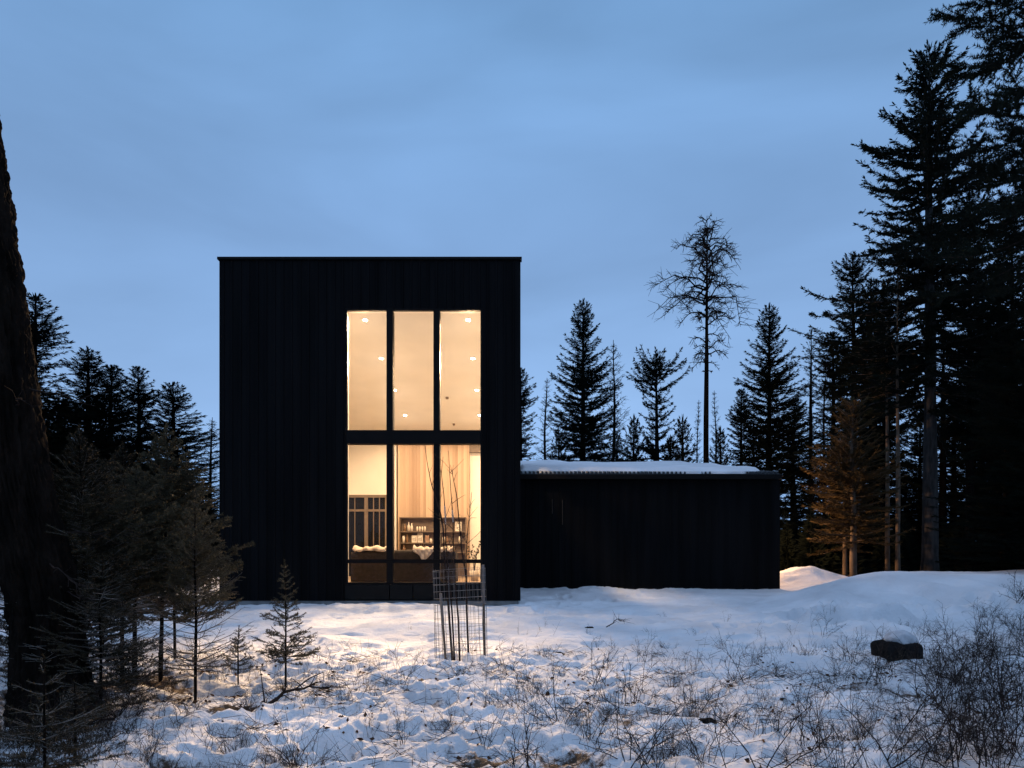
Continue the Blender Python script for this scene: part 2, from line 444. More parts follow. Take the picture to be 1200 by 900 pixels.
a_.data.foreach_set('value', lit.astype(np.float32))

# ------------------------------------------------------------------ house
D0 = 17.0
HX0, HX1 = X(257, D0), X(610, D0)
HTOP = Z(302, D0)
WX0, WX1 = X(405, D0), X(565, D0)
WZ0, WZ1 = Z(685, D0), Z(361, D0)
DB = 26.6                                    # back wall of the room
house = thing('house', ((HX0 + HX1) / 2, D0 + 5, -0.2), 'tall black metal-clad house with one big lit window', 'house')


def corr(x0, x1, z0, z1, y, period=0.2, depth=0.018, back=0.10):
    """box-rib sheet facing the camera (-Y) with a body behind it"""
    px = [x0]; py = [y]
    k0 = math.ceil(x0 / period)
    k = k0
    while k * period < x1 - 0.07:
        c = k * period
        if c - 0.01 > x0:
            px += [c, c + .012, c + .052, c + .064]; py += [y, y - depth, y - depth, y]
        k += 1
    px.append(x1); py.append(y)
    n = len(px)
    V = [(a, b, z) for z in (z0, z1) for a, b in zip(px, py)]
    Q = [(j, j + 1, n + j + 1, n + j) for j in range(n - 1)]
    b = MB().add(V, Q)
    b.box(x0, x1, y + .002, y + back, z0, z1)
    return b


ZG = -0.02
corr(HX0, WX0, ZG, HTOP - .06, D0).build('wall_cladding', M['black_metal'], house)
corr(WX1, HX1, ZG, HTOP - .06, D0).build('wall_cladding', M['black_metal'], house)
corr(WX0, WX1, WZ1, HTOP - .06, D0).build('wall_cladding', M['black_metal'], house)
MB().box(HX0 - .03, HX1 + .03, D0 - .06, D0 + .12, HTOP - .058, HTOP).build('parapet_cap', M['frame'], house)
# side walls with lit openings on both flanks (hidden from the front)
YB1 = DB + 0.3


def side_wall(x0, x1, oy0, oy1, oz0, oz1):
    b = MB()
    zt = HTOP - .07
    b.box(x0, x1, D0 + .105, oy0, ZG, zt)
    b.box(x0, x1, oy1, YB1, ZG, zt)
    b.box(x0, x1, oy0, oy1, ZG, oz0)
    b.box(x0, x1, oy0, oy1, oz1, zt)
    return b


side_wall(HX0 + .004, HX0 + .2, 18.4, 22.2, 0.4, 3.2).build('side_wall', M['black_metal'], house)
side_wall(HX1 - .2, HX1 - .004, 17.7, 20.9, 4.45, 5.3).build('side_wall', M['black_metal'], house)
MB().box(HX0 + .203, HX1 - .203, DB + .12, YB1, ZG, HTOP - .072).build('rear_wall', M['black_metal'], house)
sw = MB().box(HX0 + .09, HX0 + .10, 18.4, 22.2, 0.4, 3.2).build('side_window', M['glass'], house)
MB().box(HX1 - .10, HX1 - .09, 17.7, 20.9, 4.45, 5.3).build('side_window', M['glass'], house)
# foundation
MB().box(HX0 + .05, HX1 - .05, D0 + .02, YB1 - .02, -0.45, ZG - .003).build('foundation', M['concrete'], house)
# panels under the window
pz = Z(702.5, D0)
pn = MB()
for a, b in ((405, 456.3), (457.3, 483.6), (484.6, 565)):
    pn.box(X(a, D0), X(b, D0), D0 - .03, D0 + .1, pz, WZ0 - .004)
pn.build('sill_panel', M['panel'], house)

# interior shell
CZ = lambda d: EYE + 6.10 - 0.147 * (d - 17.0)        # sloping ceiling
FZ = 0.38
IX0, IX1 = HX0 + .22, HX1 - .22
y0i, y1i = D0 + .32, DB
b = MB()
zc0, zc1 = CZ(y0i), CZ(y1i)
b.hexa([(IX0, y0i, zc0), (IX1, y0i, zc0), (IX0, y1i, zc1), (IX1, y1i, zc1), (IX0, y0i, zc0 + .1), (IX1, y0i, zc0 + .1), (IX0, y1i, zc1 + .1), (IX1, y1i, zc1 + .1)])
b.build('ceiling', M['plaster'], house)
MB().box(HX0 + .2, HX1 - .2, D0 + .11, DB + .1, FZ - .2, FZ).build('interior_floor', M['floor'], house)
# roof slab above the ceiling
b = MB()
r0, r1 = HTOP - .09, HTOP - .09 - .147 * 9.5
b.hexa([(HX0 + .21, D0 + .13, r0 - .1), (HX1 - .21, D0 + .13, r0 - .1), (HX0 + .21, DB + .1, r1 - .1), (HX1 - .21, DB + .1, r1 - .1), (HX0 + .21, D0 + .13, r0), (HX1 - .21, D0 + .13, r0), (HX0 + .21, DB + .1, r1), (HX1 - .21, DB + .1, r1)])
b.build('roof', M['roof'], house)
# plaster linings: front (four pieces), sides
b = MB()
fz = zc0 - .003
b.box(IX0, WX0 - .03, D0 + .25, D0 + .31, FZ + .002, fz); b.box(WX1 + .03, IX1, D0 + .25, D0 + .31, FZ + .002, fz)
b.box(WX0 - .03, WX1 + .03, D0 + .25, D0 + .31, WZ1 + .02, fz + .0)
b.build('front_lining', M['plaster'], house)
b = MB()
jy0, jy1 = D0 + .105, D0 + .318
b.box(WX0 - .028, WX0 + .003, jy0, jy1, WZ0, WZ1); b.box(WX1 - .003, WX1 + .028, jy0, jy1, WZ0, WZ1)
b.box(WX0 + .004, WX1 - .004, jy0, jy1, WZ1 - .012, WZ1 + .018); b.box(WX0 + .004, WX1 - .004, jy0, jy1, WZ0 - .03, WZ0 + .004)
b.build('window_lining', M['lining'], house)


def side_lin(x0, x1, oy0, oy1, oz0, oz1):
    b = MB(); zt = lambda y: CZ(y) - .004
    for (ya, yb) in ((y0i, oy0), (oy1, y1i)):
        b.hexa([(x0, ya, FZ + .003), (x1, ya, FZ + .003), (x0, yb, FZ + .003), (x1, yb, FZ + .003), (x0, ya, zt(ya)), (x1, ya, zt(ya)), (x0, yb, zt(yb)), (x1, yb, zt(yb))])
    b.box(x0, x1, oy0 + .001, oy1 - .001, FZ + .003, oz0)
    b.hexa([(x0, oy0 + .001, oz1), (x1, oy0 + .001, oz1), (x0, oy1 - .001, oz1), (x1, oy1 - .001, oz1), (x0, oy0 + .001, zt(oy0)), (x1, oy0 + .001, zt(oy0)), (x0, oy1 - .001, zt(oy1)), (x1, oy1 - .001, zt(oy1))])
    return b


side_lin(IX0 - .015, IX0 + .02, 18.4, 22.2, 0.4, 3.2).build('interior_wall', M['plaster'], house)
side_lin(IX1 - .02, IX1 + .015, 17.7, 20.9, 4.45, 5.3).build('interior_wall', M['plaster'], house)
# back wall: plaster left over a glazed door, wood panelling in the middle, hall on the right
zb = CZ(DB) - .004
gx0, gx1 = X(404, DB), X(453.5, DB)
gzt = Z(580, DB)
b = MB()
b.box(IX0 + .021, gx0, DB - .06, DB + .05, FZ + .003, zb)
b.box(gx0 + .001, X(461, DB), DB - .06, DB + .05, gzt, zb)
b.box(gx1, X(461, DB), DB - .058, DB + .05, FZ + .003, gzt - .001)
b.build('rear_plaster', M['plaster'], house)
MB().box(X(461.3, DB), X(465, DB), DB - .10, DB + .05, FZ + .003, zb).build('corner_trim', M['lining'], house)
WD = DB - .25
wood = MB()
wx = np.arange(X(466, WD), X(549, WD), .105)
for a in wx: wood.box(a + .003, min(a + .105, X(550, WD)), WD, WD + .04, FZ + .003, CZ(WD) - .006)
wood.box(X(466, WD), X(550, WD), WD + .042, DB + .05, FZ + .003, CZ(WD) - .04)
wood.build('wood_panelling', M['wood'], house)
b = MB()
b.box(X(550, DB) + .02, IX1 - .021, DB - .02, DB + .1, FZ + .003, zb)
b.build('hall_wall', M['lining'], house)
MB().box(X(550.5, DB), X(575, DB), DB - .24, DB - .03, Z(531, DB), zb - .003).build('hall_header', M['door_frame'], house)
# glazed door
gd = MB()
yy0, yy1 = DB - .085, DB - .03
gd.box(gx0, gx1, yy0, yy1, gzt - .10, gzt - .002)
gd.box(gx0, gx1, yy0, yy1, Z(599.5, DB), Z(597, DB))
gd.box(gx0, gx0 + .07, yy0 + .002, yy1 - .002, FZ + .004, gzt - .103)
gd.box(gx1 - .06, gx1, yy0 + .002, yy1 - .002, FZ + .004, gzt - .103)
gd.box(X(427.5, DB), X(431.5, DB), yy0 + .003, yy1 - .003, FZ + .004, gzt - .103)
for p in (415.8, 437.6, 444.5): gd.box(X(p, DB), X(p + .9, DB), yy0 + .006, yy1 - .006, FZ + .004, gzt - .103)
gdo = gd.build('glazed_door', M['door_frame'], house)
MB().box(gx0 + .01, gx1 - .01, DB - .02, DB - .01, FZ + .004, gzt - .01).build('pane', M['night_glass'], gdo)

# the big front window
w = MB()
FY0, FY1 = D0 + .005, D0 + .10
w.box(WX0 + .004, X(407, D0), FY0, FY1, WZ0, WZ1); w.box(X(563, D0), WX1 - .004, FY0, FY1, WZ0, WZ1)
w.box(X(407, D0) + .001, X(563, D0) - .001, FY0, FY1, Z(363.5, D0), WZ1)
w.box(X(407, D0) + .001, X(563, D0) - .001, FY0, FY1, WZ0, Z(682.5, D0))
rows = [(363.5, 504.5), (520.5, 655.5), (660, 682.5)]
cols = [(407, 453), (460.5, 508), (515.5, 563)]
w.box(X(407, D0) + .001, X(563, D0) - .001, FY0 - .06, FY1 + .05, Z(520.5, D0), Z(504.5, D0))
w.box(X(407, D0) + .001, X(563, D0) - .001, FY0 - .004, FY1, Z(660, D0), Z(655.5, D0))
for a, b_ in ((453, 460.5), (508, 515.5)):
    for (t_, u_) in rows: w.box(X(a, D0), X(b_, D0), FY0 - .02, FY1 + .12, Z(u_, D0) + .001, Z(t_, D0) - .001)
win = w.build('window', M['frame'], house)
for (a, b_) in cols:
    for (t_, u_) in rows:
        MB().box(X(a, D0) - .01, X(b_, D0) + .01, D0 + .055, D0 + .067, Z(u_, D0) - .01, Z(t_, D0) + .01).build('pane', M['glass'], win)

# downlights
LP = []
for d in (17.83, 20.03, 22.3, 24.5):
    for x in (-3.61, -1.08): LP.append((x, d))
for (x, d) in LP:
    n = 20; t = np.arange(n) * 2 * math.pi / n; z = CZ(d)
    ring = MB()
    V = []
    for (rr, dz) in ((.055, -.004), (.075, -.004), (.075, .02)):
        for q in t: V.append((x + rr * math.cos(q), d + rr * math.sin(q), CZ(d + rr * math.sin(q)) + dz))
    Qr = [(r_ * n + j, r_ * n + (j + 1) % n, (r_ + 1) * n + (j + 1) % n, (r_ + 1) * n + j) for r_ in (0, 1) for j in range(n)]
    ring.add(V, Qr)
    ro = ring.build('downlight', M['lining'], house)
    V = [(x, d, z - .006)] + [(x + .054 * math.cos(q), d + .054 * math.sin(q), CZ(d + .054 * math.sin(q)) - .006) for q in t]
    MB().add(V, None, [(0, 1 + (j + 1) % n, 1 + j) for j in range(n)]).build('lens', M['lamp'], ro)
    ld = bpy.data.lights.new('ceiling_fill', 'POINT'); ld.energy = 24; ld.color = WARM; ld.shadow_soft_size = 0.07  # bounce-like fill added in mid-air below each downlight, no fixture of its own
    lo = bpy.data.objects.new('ceiling_fill', ld); COL.objects.link(lo); lo.parent = house
    lo.location = Vector((x, d, z - 1.25)) - house.location
    beams = [(0, 160, .35, 1050 if d < 19 else 1000 if d < 21 else 380)]
    if d < 21: beams.append((63 if d < 19 else 67, 66, 1.0, 5500 if d < 19 else 5000))   # turned towards the garden
    for tilt, size, blend, en in beams:
        sd = bpy.data.lights.new('downlight_beam', 'SPOT'); sd.energy = en; sd.color = (1.0, .63, .32) if tilt else (1.0, .69, .42)
        sd.shadow_soft_size = .13; sd.spot_size = math.radians(size); sd.spot_blend = blend
        so_ = bpy.data.objects.new('downlight_beam', sd); COL.objects.link(so_); so_.parent = house
        so_.location = Vector((x, d, z - .03)) - house.location
        so_.rotation_euler = (math.radians(-tilt), 0, 0)
for (px, py) in ((524, 465.5), (532, 496.5)):
    q = 660 - py; t_ = (5185 - 17 * q) / (q + 125); d = 17 + t_; x = X(px, d)
    MB().lathe([(0, -.07), (.045, -.06), (.05, -.02), (.05, .0)], (x, d, CZ(d)), 12).build('ceiling_sensor', M['shelf'], house)

# ------------------------------------------------------------------ furniture
SD = 18.3
sx0, sx1 = X(411, SD), X(534, SD)
sofa = thing('sofa', ((sx0 + sx1) / 2, SD + .4, FZ), 'long brown sofa with its back to the big window', 'sofa')


def rbox(x0, x1, y0, y1, z0, z1, r=.06, n=4):
    """box with rounded long top edges (profile swept along x)"""
    prof = [(y0, z0)]
    for k in range(n + 1): a = math.pi - k * math.pi / 2 / n; prof.append((y0 + r + r * math.cos(a), z1 - r + r * math.sin(a)))
    for k in range(n + 1): a = math.pi / 2 - k * math.pi / 2 / n; prof.append((y1 - r + r * math.cos(a), z1 - r + r * math.sin(a)))
    prof.append((y1, z0)); m = len(prof)
    V = [(x, p, q) for x in (x0, x1) for p, q in prof]
    b = MB(); b.add(V, [(j, m + j, m + (j + 1) % m, (j + 1) % m) for j in range(m)])
    c0 = len(V)
    b.add([(x0, (y0 + y1) / 2, (z0 + z1) / 2), *V[:m]], None, [(0, 1 + (j + 1) % m, 1 + j) for j in range(m)])
    b.add([(x1, (y0 + y1) / 2, (z0 + z1) / 2), *V[m:]], None, [(0, 1 + j, 1 + (j + 1) % m) for j in range(m)])
    return b


rbox(sx0 + .16, sx1 - .16, SD, SD + .22, FZ + .015, Z(644.5, SD), .08).build('backrest', M['sofa'], sofa)
rbox(sx0 + .16, sx1 - .16, SD + .222, SD + .9, FZ + .08, FZ + .42, .06).build('seat', M['sofa'], sofa)
for a, b_ in ((sx0, sx0 + .158), (sx1 - .158, sx1)): rbox(a, b_, SD + .0, SD + .88, FZ + .012, Z(647, SD), .07).build('armrest', M['sofa'], sofa)


def drape(x0, x1, drop_f, name, label, seed):
    nx_, ny_ = 26, 16
    zt = Z(644.5, SD)
    V = []
    for i_ in range(nx_):
        u = i_ / (nx_ - 1); x = x0 + (x1 - x0) * u
        dp = drop_f(u)
        for k_ in range(ny_):
            v_ = k_ / (ny_ - 1)
            wv = .018 * math.sin(u * 19 + seed) + .02 * float(vn(u * 7 + seed, v_ * 5, seed))
            if v_ < .35:
                tt = v_ / .35; y = SD + .26 - tt * .28; z = zt + .03 + .03 * math.sin(tt * math.pi) + wv + .04 * abs(float(vn(u * 5, v_ * 4, seed + 3)))
            else:
                tt = (v_ - .35) / .65; y = SD - .03 - abs(wv) * 1.2; z = zt + .025 - tt * dp + wv * .5
            V.append((x + .01 * math.sin(v_ * 9), y, z))
    Q = [(a * ny_ + c, a * ny_ + c + 1, (a + 1) * ny_ + c + 1, (a + 1) * ny_ + c) for a in range(nx_ - 1) for c in range(ny_ - 1)]
    o = MB().add(V, Q).build(name, M['throw'], None, True)
    sm = o.modifiers.new('thick', 'SOLIDIFY'); sm.thickness = .012; sm.offset = 1
    return tag(o, label, 'throw blanket', 'throw blankets on the sofa back')


drape(X(414, SD), X(452, SD), lambda u: .05 + .02 * math.sin(u * 9), 'throw_blanket', 'cream throw bunched along the sofa top behind the left window pane', 1)
drape(X(484, SD), X(508, SD), lambda u: .06 + .22 * math.exp(-((u - .55) / .3) ** 2), 'throw_blanket', 'cream throw hanging down the sofa back behind the middle window pane', 2)
drape(X(516, SD), X(531, SD), lambda u: .07, 'throw_blanket', 'cream throw folded over the sofa end behind the right window pane', 3)

# bookcase
BD = DB - .30
bx0, bx1 = X(468, BD - .32), X(546, BD - .32)
bt = Z(606, BD - .32)
bc = thing('bookcase', ((bx0 + bx1) / 2, BD - .15, FZ), 'dark walnut bookcase with three open shelves against the board wall', 'bookcase')
by0, by1 = BD - .32, BD
MB().box(bx0 + .03, bx1 - .03, by1 - .02, by1, FZ + .004, bt - .032).build('back_panel', M['shelf'], bc)
MB().box(bx0, bx1, by0, by1, bt - .03, bt).build('top', M['shelf'], bc)
for a in (bx0, bx1 - .03): MB().box(a, a + .03, by0, by1, FZ + .004, bt - .031).build('side_panel', M['shelf'], bc)
shz = [Z(622.5, by0), Z(635.8, by0), Z(647, by0)]
for q in shz: MB().box(bx0 + .031, bx1 - .031, by0 + .003, by1 - .022, q - .035, q).build('shelf', M['door_frame'], bc)


def bottle(px, row, h, r, m, label, kind='bottle', neck=True):
    z = shz[row]; x = X(px, by0 + .1)
    p = [(0, 0), (r, .004), (r, h * .58), (r * .4, h * .76), (r * .36, h), (0, h)] if neck else [(0, 0), (r * .9, .004), (r, h * .5), (r * .8, h), (r * .7, h), (r * .6, h * .2), (0, h * .2)]
    o = MB().lathe(p, (x, by0 + .1, z + .002), 12).build(kind, m, None, True)
    tag(o, label, kind, 'ornaments on the bookcase shelves')


bottle(474.5, 0, .26, .045, M['amber'], 'short amber bottle at the left end of the top bookshelf')
bottle(479, 0, .33, .05, M['ceramic'], 'pale bottle, second on the top bookshelf')
bottle(482.5, 0, .29, .045, M['ceramic'], 'slim pale bottle, third on the top bookshelf')
for j, p in enumerate((489, 492, 495, 498)):
    bottle(p, 0, .17, .032, M['ceramic'], ['first from left of four small pale cups on the top bookshelf', 'second from left of four small pale cups on the top bookshelf', 'third from left of four small pale cups on the top bookshelf', 'rightmost of four small pale cups on the top bookshelf'][j], 'cup', False)
bottle(473, 1, .24, .05, M['ceramic'], 'round cream jar at the left end of the middle bookshelf', 'jar', False)
bottle(477, 1, .30, .04, M['amber'], 'tall amber bottle near the left end of the middle bookshelf')
bottle(505, 1, .14, .05, M['ceramic'], 'small cream bowl on the middle bookshelf beside the picture frames', 'bowl', False)
bottle(520, 1, .30, .05, M['ceramic'], 'pale bottle on the middle bookshelf right of the mullion')
bottle(524, 1, .24, .045, M['amber'], 'amber bottle on the middle bookshelf right of the mullion')
bottle(473.5, 2, .28, .05, M['amber'], 'amber bottle on the bottom bookshelf just above the sofa')
bottle(539, 1, .22, .05, M['ceramic'], 'cream jar at the right end of the middle bookshelf', 'jar', False)


def frame(px0, px1, row, py_t, label):
    z = shz[row]; x0, x1 = X(px0, by0 + .15), X(px1, by0 + .15); zt = Z(py_t, by0 + .15)
    t = thing('picture_frame', ((x0 + x1) / 2, by0 + .16, z), label, 'picture frame', 'ornaments on the bookcase shelves')
    b = MB(); y0, y1 = by0 + .14, by0 + .17
    b.box(x0, x0 + .025, y0, y1, z + .002, zt); b.box(x1 - .025, x1, y0, y1, z + .002, zt)
    b.box(x0 + .026, x1 - .026, y0, y1, z + .002, z + .027); b.box(x0 + .026, x1 - .026, y0, y1, zt - .025, zt)
    b.build('frame', M['ceramic'], t)
    MB().box(x0 + .02, x1 - .02, y0 + .012, y1 - .004, z + .02, zt - .02).build('picture', M['paper'], t)


frame(482.5, 488.5, 1, 627.5, 'small wide picture frame on the middle bookshelf')
frame(489.3, 495.5, 1, 624.5, 'taller picture frame on the middle bookshelf beside the wide one')
frame(533.5, 541, 0, 611.5, 'picture frame on the top bookshelf at its right end')
for j, (p, h) in enumerate(((498.5, .26), (500, .24), (501.4, .27))):
    x = X(p, by0 + .1)
    tag(MB().box(x, x + .035, by0 + .04, by0 + .22, shz[1] + .002, shz[1] + h).build('book', M['book'], None),
        ['leftmost of three upright books on the middle bookshelf', 'shortest of three upright books on the middle bookshelf', 'rightmost and tallest of three upright books on the middle bookshelf'][j], 'book', 'ornaments on the bookcase shelves')
# antler ornament behind the sofa
b = MB(); c = at(494, 641, by0 + .1); c[2] = shz[2]
for k_ in range(9):
    a = math.radians(-75 + k_ * 18.7); L_ = .26 + .05 * (k_ % 2)
    b.path([c + np.array([0, 0, .02]), c + np.array([.5 * L_ * math.sin(a), 0, .05 + .5 * L_ * math.cos(a)]), c + np.array([L_ * math.sin(a), .02, .04 + L_ * math.cos(a)])], [.012, .008, .004], 5)
b.lathe([(0, 0), (.06, .003), (.05, .06), (0, .06)], (c[0], c[1], c[2] + .002), 10)
tag(b.build('twig_ornament', M['throw'], None), 'spiky fan-shaped twig ornament on the bottom bookshelf', 'ornament')
# houseplant right of the sofa
pc = np.array([X(556, 19.6), 19.6, FZ])
hp = thing('houseplant', pc, 'leafy sprig in a pot beside the sofa behind the right pane', 'houseplant')
MB().lathe([(0, .002), (.10, .004), (.14, .28), (.12, .28), (.09, .22), (0, .22)], pc, 16).build('pot', M['ceramic'], hp, True)
b = MB(); lf = MB()
for k_ in range(7):
    a = PY.uniform(0, 6.28); h = PY.uniform(.5, .85); sp = PY.uniform(.06, .2)
    tip = pc + np.array([sp * math.cos(a), sp * math.sin(a), .22 + h])
    b.path([pc + np.array([0, 0, .2]), pc + np.array([.3 * sp * math.cos(a), .3 * sp * math.sin(a), .2 + h * .6]), tip], [.006, .004, .003], 4)
    P = np.array([pc + (tip - pc) * t_ + np.array([0, 0, .1 * (1 - t_)]) for t_ in (.7, .8, .88, .95, 1.0)])
    Dv = R.normal(size=(5, 3)); lf.kites(P, Dv, np.full(5, .09), np.full(5, .025), R.random(5) * 3)
b.build('stem', M['twig_dark'], hp); lf.build('leaf', M['leaf_green'], hp)

# ------------------------------------------------------------------ low wing
GD = 22.0
GX0, GX1 = HX1 + .004, X(914, GD)
GE = Z(558, GD)
GB = 33.0
garage = thing('garage', ((GX0 + GX1) / 2, GD + 5, -.1), 'low black wing with a snow-covered roof right of the tall house', 'garage')
corr(GX0 + .0, GX1, -.05, GE, GD, .2, .006).build('wall_cladding', M['black_metal'], garage)
RS = (4.45 - 2.72) / (GB - GD)
b = MB()
zr = lambda y: GE + .02 + RS * (y - GD)
b.hexa([(GX1 - .2, GD + .11, -.05), (GX1, GD + .11, -.05), (GX1 - .2, GB, -.05), (GX1, GB, -.05), (GX1 - .2, GD + .11, zr(GD + .11) - .05), (GX1, GD + .11, zr(GD + .11) - .05), (GX1 - .2, GB, zr(GB) - .05), (GX1, GB, zr(GB) - .05)])
b.build('side_wall', M['black_metal'], garage)
MB().box(HX1 + .01, GX1 - .21, GB - .2, GB, -.05, zr(GB) - .06).build('rear_wall', M['black_metal'], garage)
# roof deck + ribs
ya, yb = GD - .32, GB + .3
xa, xb = HX1 + .012, X(914.5, GD - .3)
b = MB()
b.hexa([(xa, ya, zr(ya)), (xb, ya, zr(ya)), (xa, yb, zr(yb)), (xb, yb, zr(yb)), (xa, ya, zr(ya) + .06), (xb, ya, zr(ya) + .06), (xa, yb, zr(yb) + .06), (xb, yb, zr(yb) + .06)])
x = xa + .05
while x < xb - .06:
    b.hexa([(x, ya - .02, zr(ya) + .062), (x + .055, ya - .02, zr(ya) + .062), (x, yb, zr(yb) + .062), (x + .055, yb, zr(yb) + .062),
            (x + .01, ya - .02, zr(ya) + .125), (x + .045, ya - .02, zr(ya) + .125), (x + .01, yb, zr(yb) + .125), (x + .045, yb, zr(yb) + .125)])
    x += .125
roof = b.build('roof', M['roof'], garage)
MB().box(xa, xb, ya - .09, ya - .005, zr(ya) - .10, zr(ya) + .035).build('gutter', M['frame'], garage)
MB().box(GX0, GX1 - .002, ya + .0, GD - .024, GE - .04, GE + .0).build('soffit', M['frame'], garage)
# slim vertical pulls on the wing front
for (p, t_, u_) in ((647, 585.5, 602), (659, 586, 615)):
    b = MB().tube([(X(p, GD), GD - .06, Z(u_, GD)), (X(p, GD), GD - .06, (Z(u_, GD) + Z(t_, GD)) / 2), (X(p, GD), GD - .06, Z(t_, GD))], .011, 8)
    for q in (u_ - 2, t_ + 2): b.box(X(p, GD) - .008, X(p, GD) + .008, GD - .052, GD + .001, Z(q, GD) - .01, Z(q, GD) + .01)
    b.build('door_pull', M['brass'], garage)
# roof snow
nxs, nys = 150, 50
U, Vv = np.meshgrid(np.linspace(0, 1, nxs), np.linspace(0, 1, nys))
front = np.interp(np.linspace(0, 1, nxs), [0, .1, .3, .5, .62, .8, .88, .93, 1], [.75, .55, .42, .28, .05, .0, .02, .25, 1.0])
front = front + .10 * vn(np.linspace(0, 1, nxs) * 22, np.zeros(nxs), 3) + .04 * vn(np.linspace(0, 1, nxs) * 60, np.zeros(nxs), 5)
Ys = (ya + front)[None] * (1 - Vv) + (yb - .05) * Vv
Xs = xa + .06 + (xb - .22 - xa) * U - (.10 + .12 * vn(Vv * 9, U * 0, 4)) * (U > .97)
th = .12 * sstep(0, .035, Vv) * sstep(1, .97, Vv) * sstep(0, .012, U) * sstep(1, .96, U) + .035 * (rn(Xs / 1.3, Ys / 1.1, 6)) * sstep(0, .1, Vv) + .012
Zs = zr(Ys) + .115 + np.maximum(th, .02) + .09 * sstep(.65, 1, Vv) * (rn(Xs / 1.6, Ys, 7))
i, k = np.meshgrid(np.arange(nys - 1), np.arange(nxs - 1), indexing='ij')
Q = np.stack([i * nxs + k, i * nxs + k + 1, (i + 1) * nxs + k + 1, (i + 1) * nxs + k], -1).reshape(-1, 4)
V = np.stack([Xs, Ys, Zs], -1)
b = MB().add(V.reshape(-1, 3), Q)
# skirt so the snow has a thickness down to the ribs
for row in (V[0], V[-1], V[:, 0], V[:, -1]):
    n = len(row); lo = row.copy(); lo[:, 2] = zr(lo[:, 1]) + .066
    b.add(np.vstack([row, lo]), [(j, j + 1, n + j + 1, n + j) for j in range(n - 1)])
b.build('roof_snow', M['snow_cap'], garage, True)
# wall lamp on the hidden right flank
lampz = 2.35
wl = MB().box(GX1 + .001, GX1 + .10, 26.0, 26.14, lampz, lampz + .24).build('wall_lamp', M['frame'], garage)
MB().box(GX1 + .02, GX1 + .085, 26.02, 26.12, lampz - .02, lampz - .002).build('lens', M['lamp'], wl)
ld = bpy.data.lights.new('wall_lamp_light', 'POINT'); ld.energy = 1050; ld.color = (1, .56, .27); ld.shadow_soft_size = .05
lo = bpy.data.objects.new('wall_lamp_light', ld); COL.objects.link(lo); lo.parent = garage
lo.location = Vector((GX1 + .18, 26.07, lampz - .10)) - garage.location

# ------------------------------------------------------------------ trees
Zax = np.array([0, 0, 1.])


def trunk_tube(h, r0, lean=(0, 0), seed=0, n=26, sides=9, wob=.05):
    t = np.linspace(0, 1, n)
    P = np.stack([lean[0] * t ** 1.3 + wob * vn(t * 3, t * 0, seed) * t, lean[1] * t ** 1.3 + wob * vn(t * 3, t * 0 + 5, seed) * t, h * t - .25 * (t == 0)], -1)
    r = r0 * (1 - t) ** .85 + .012; r[0] = r0 * 1.25
    return P, r


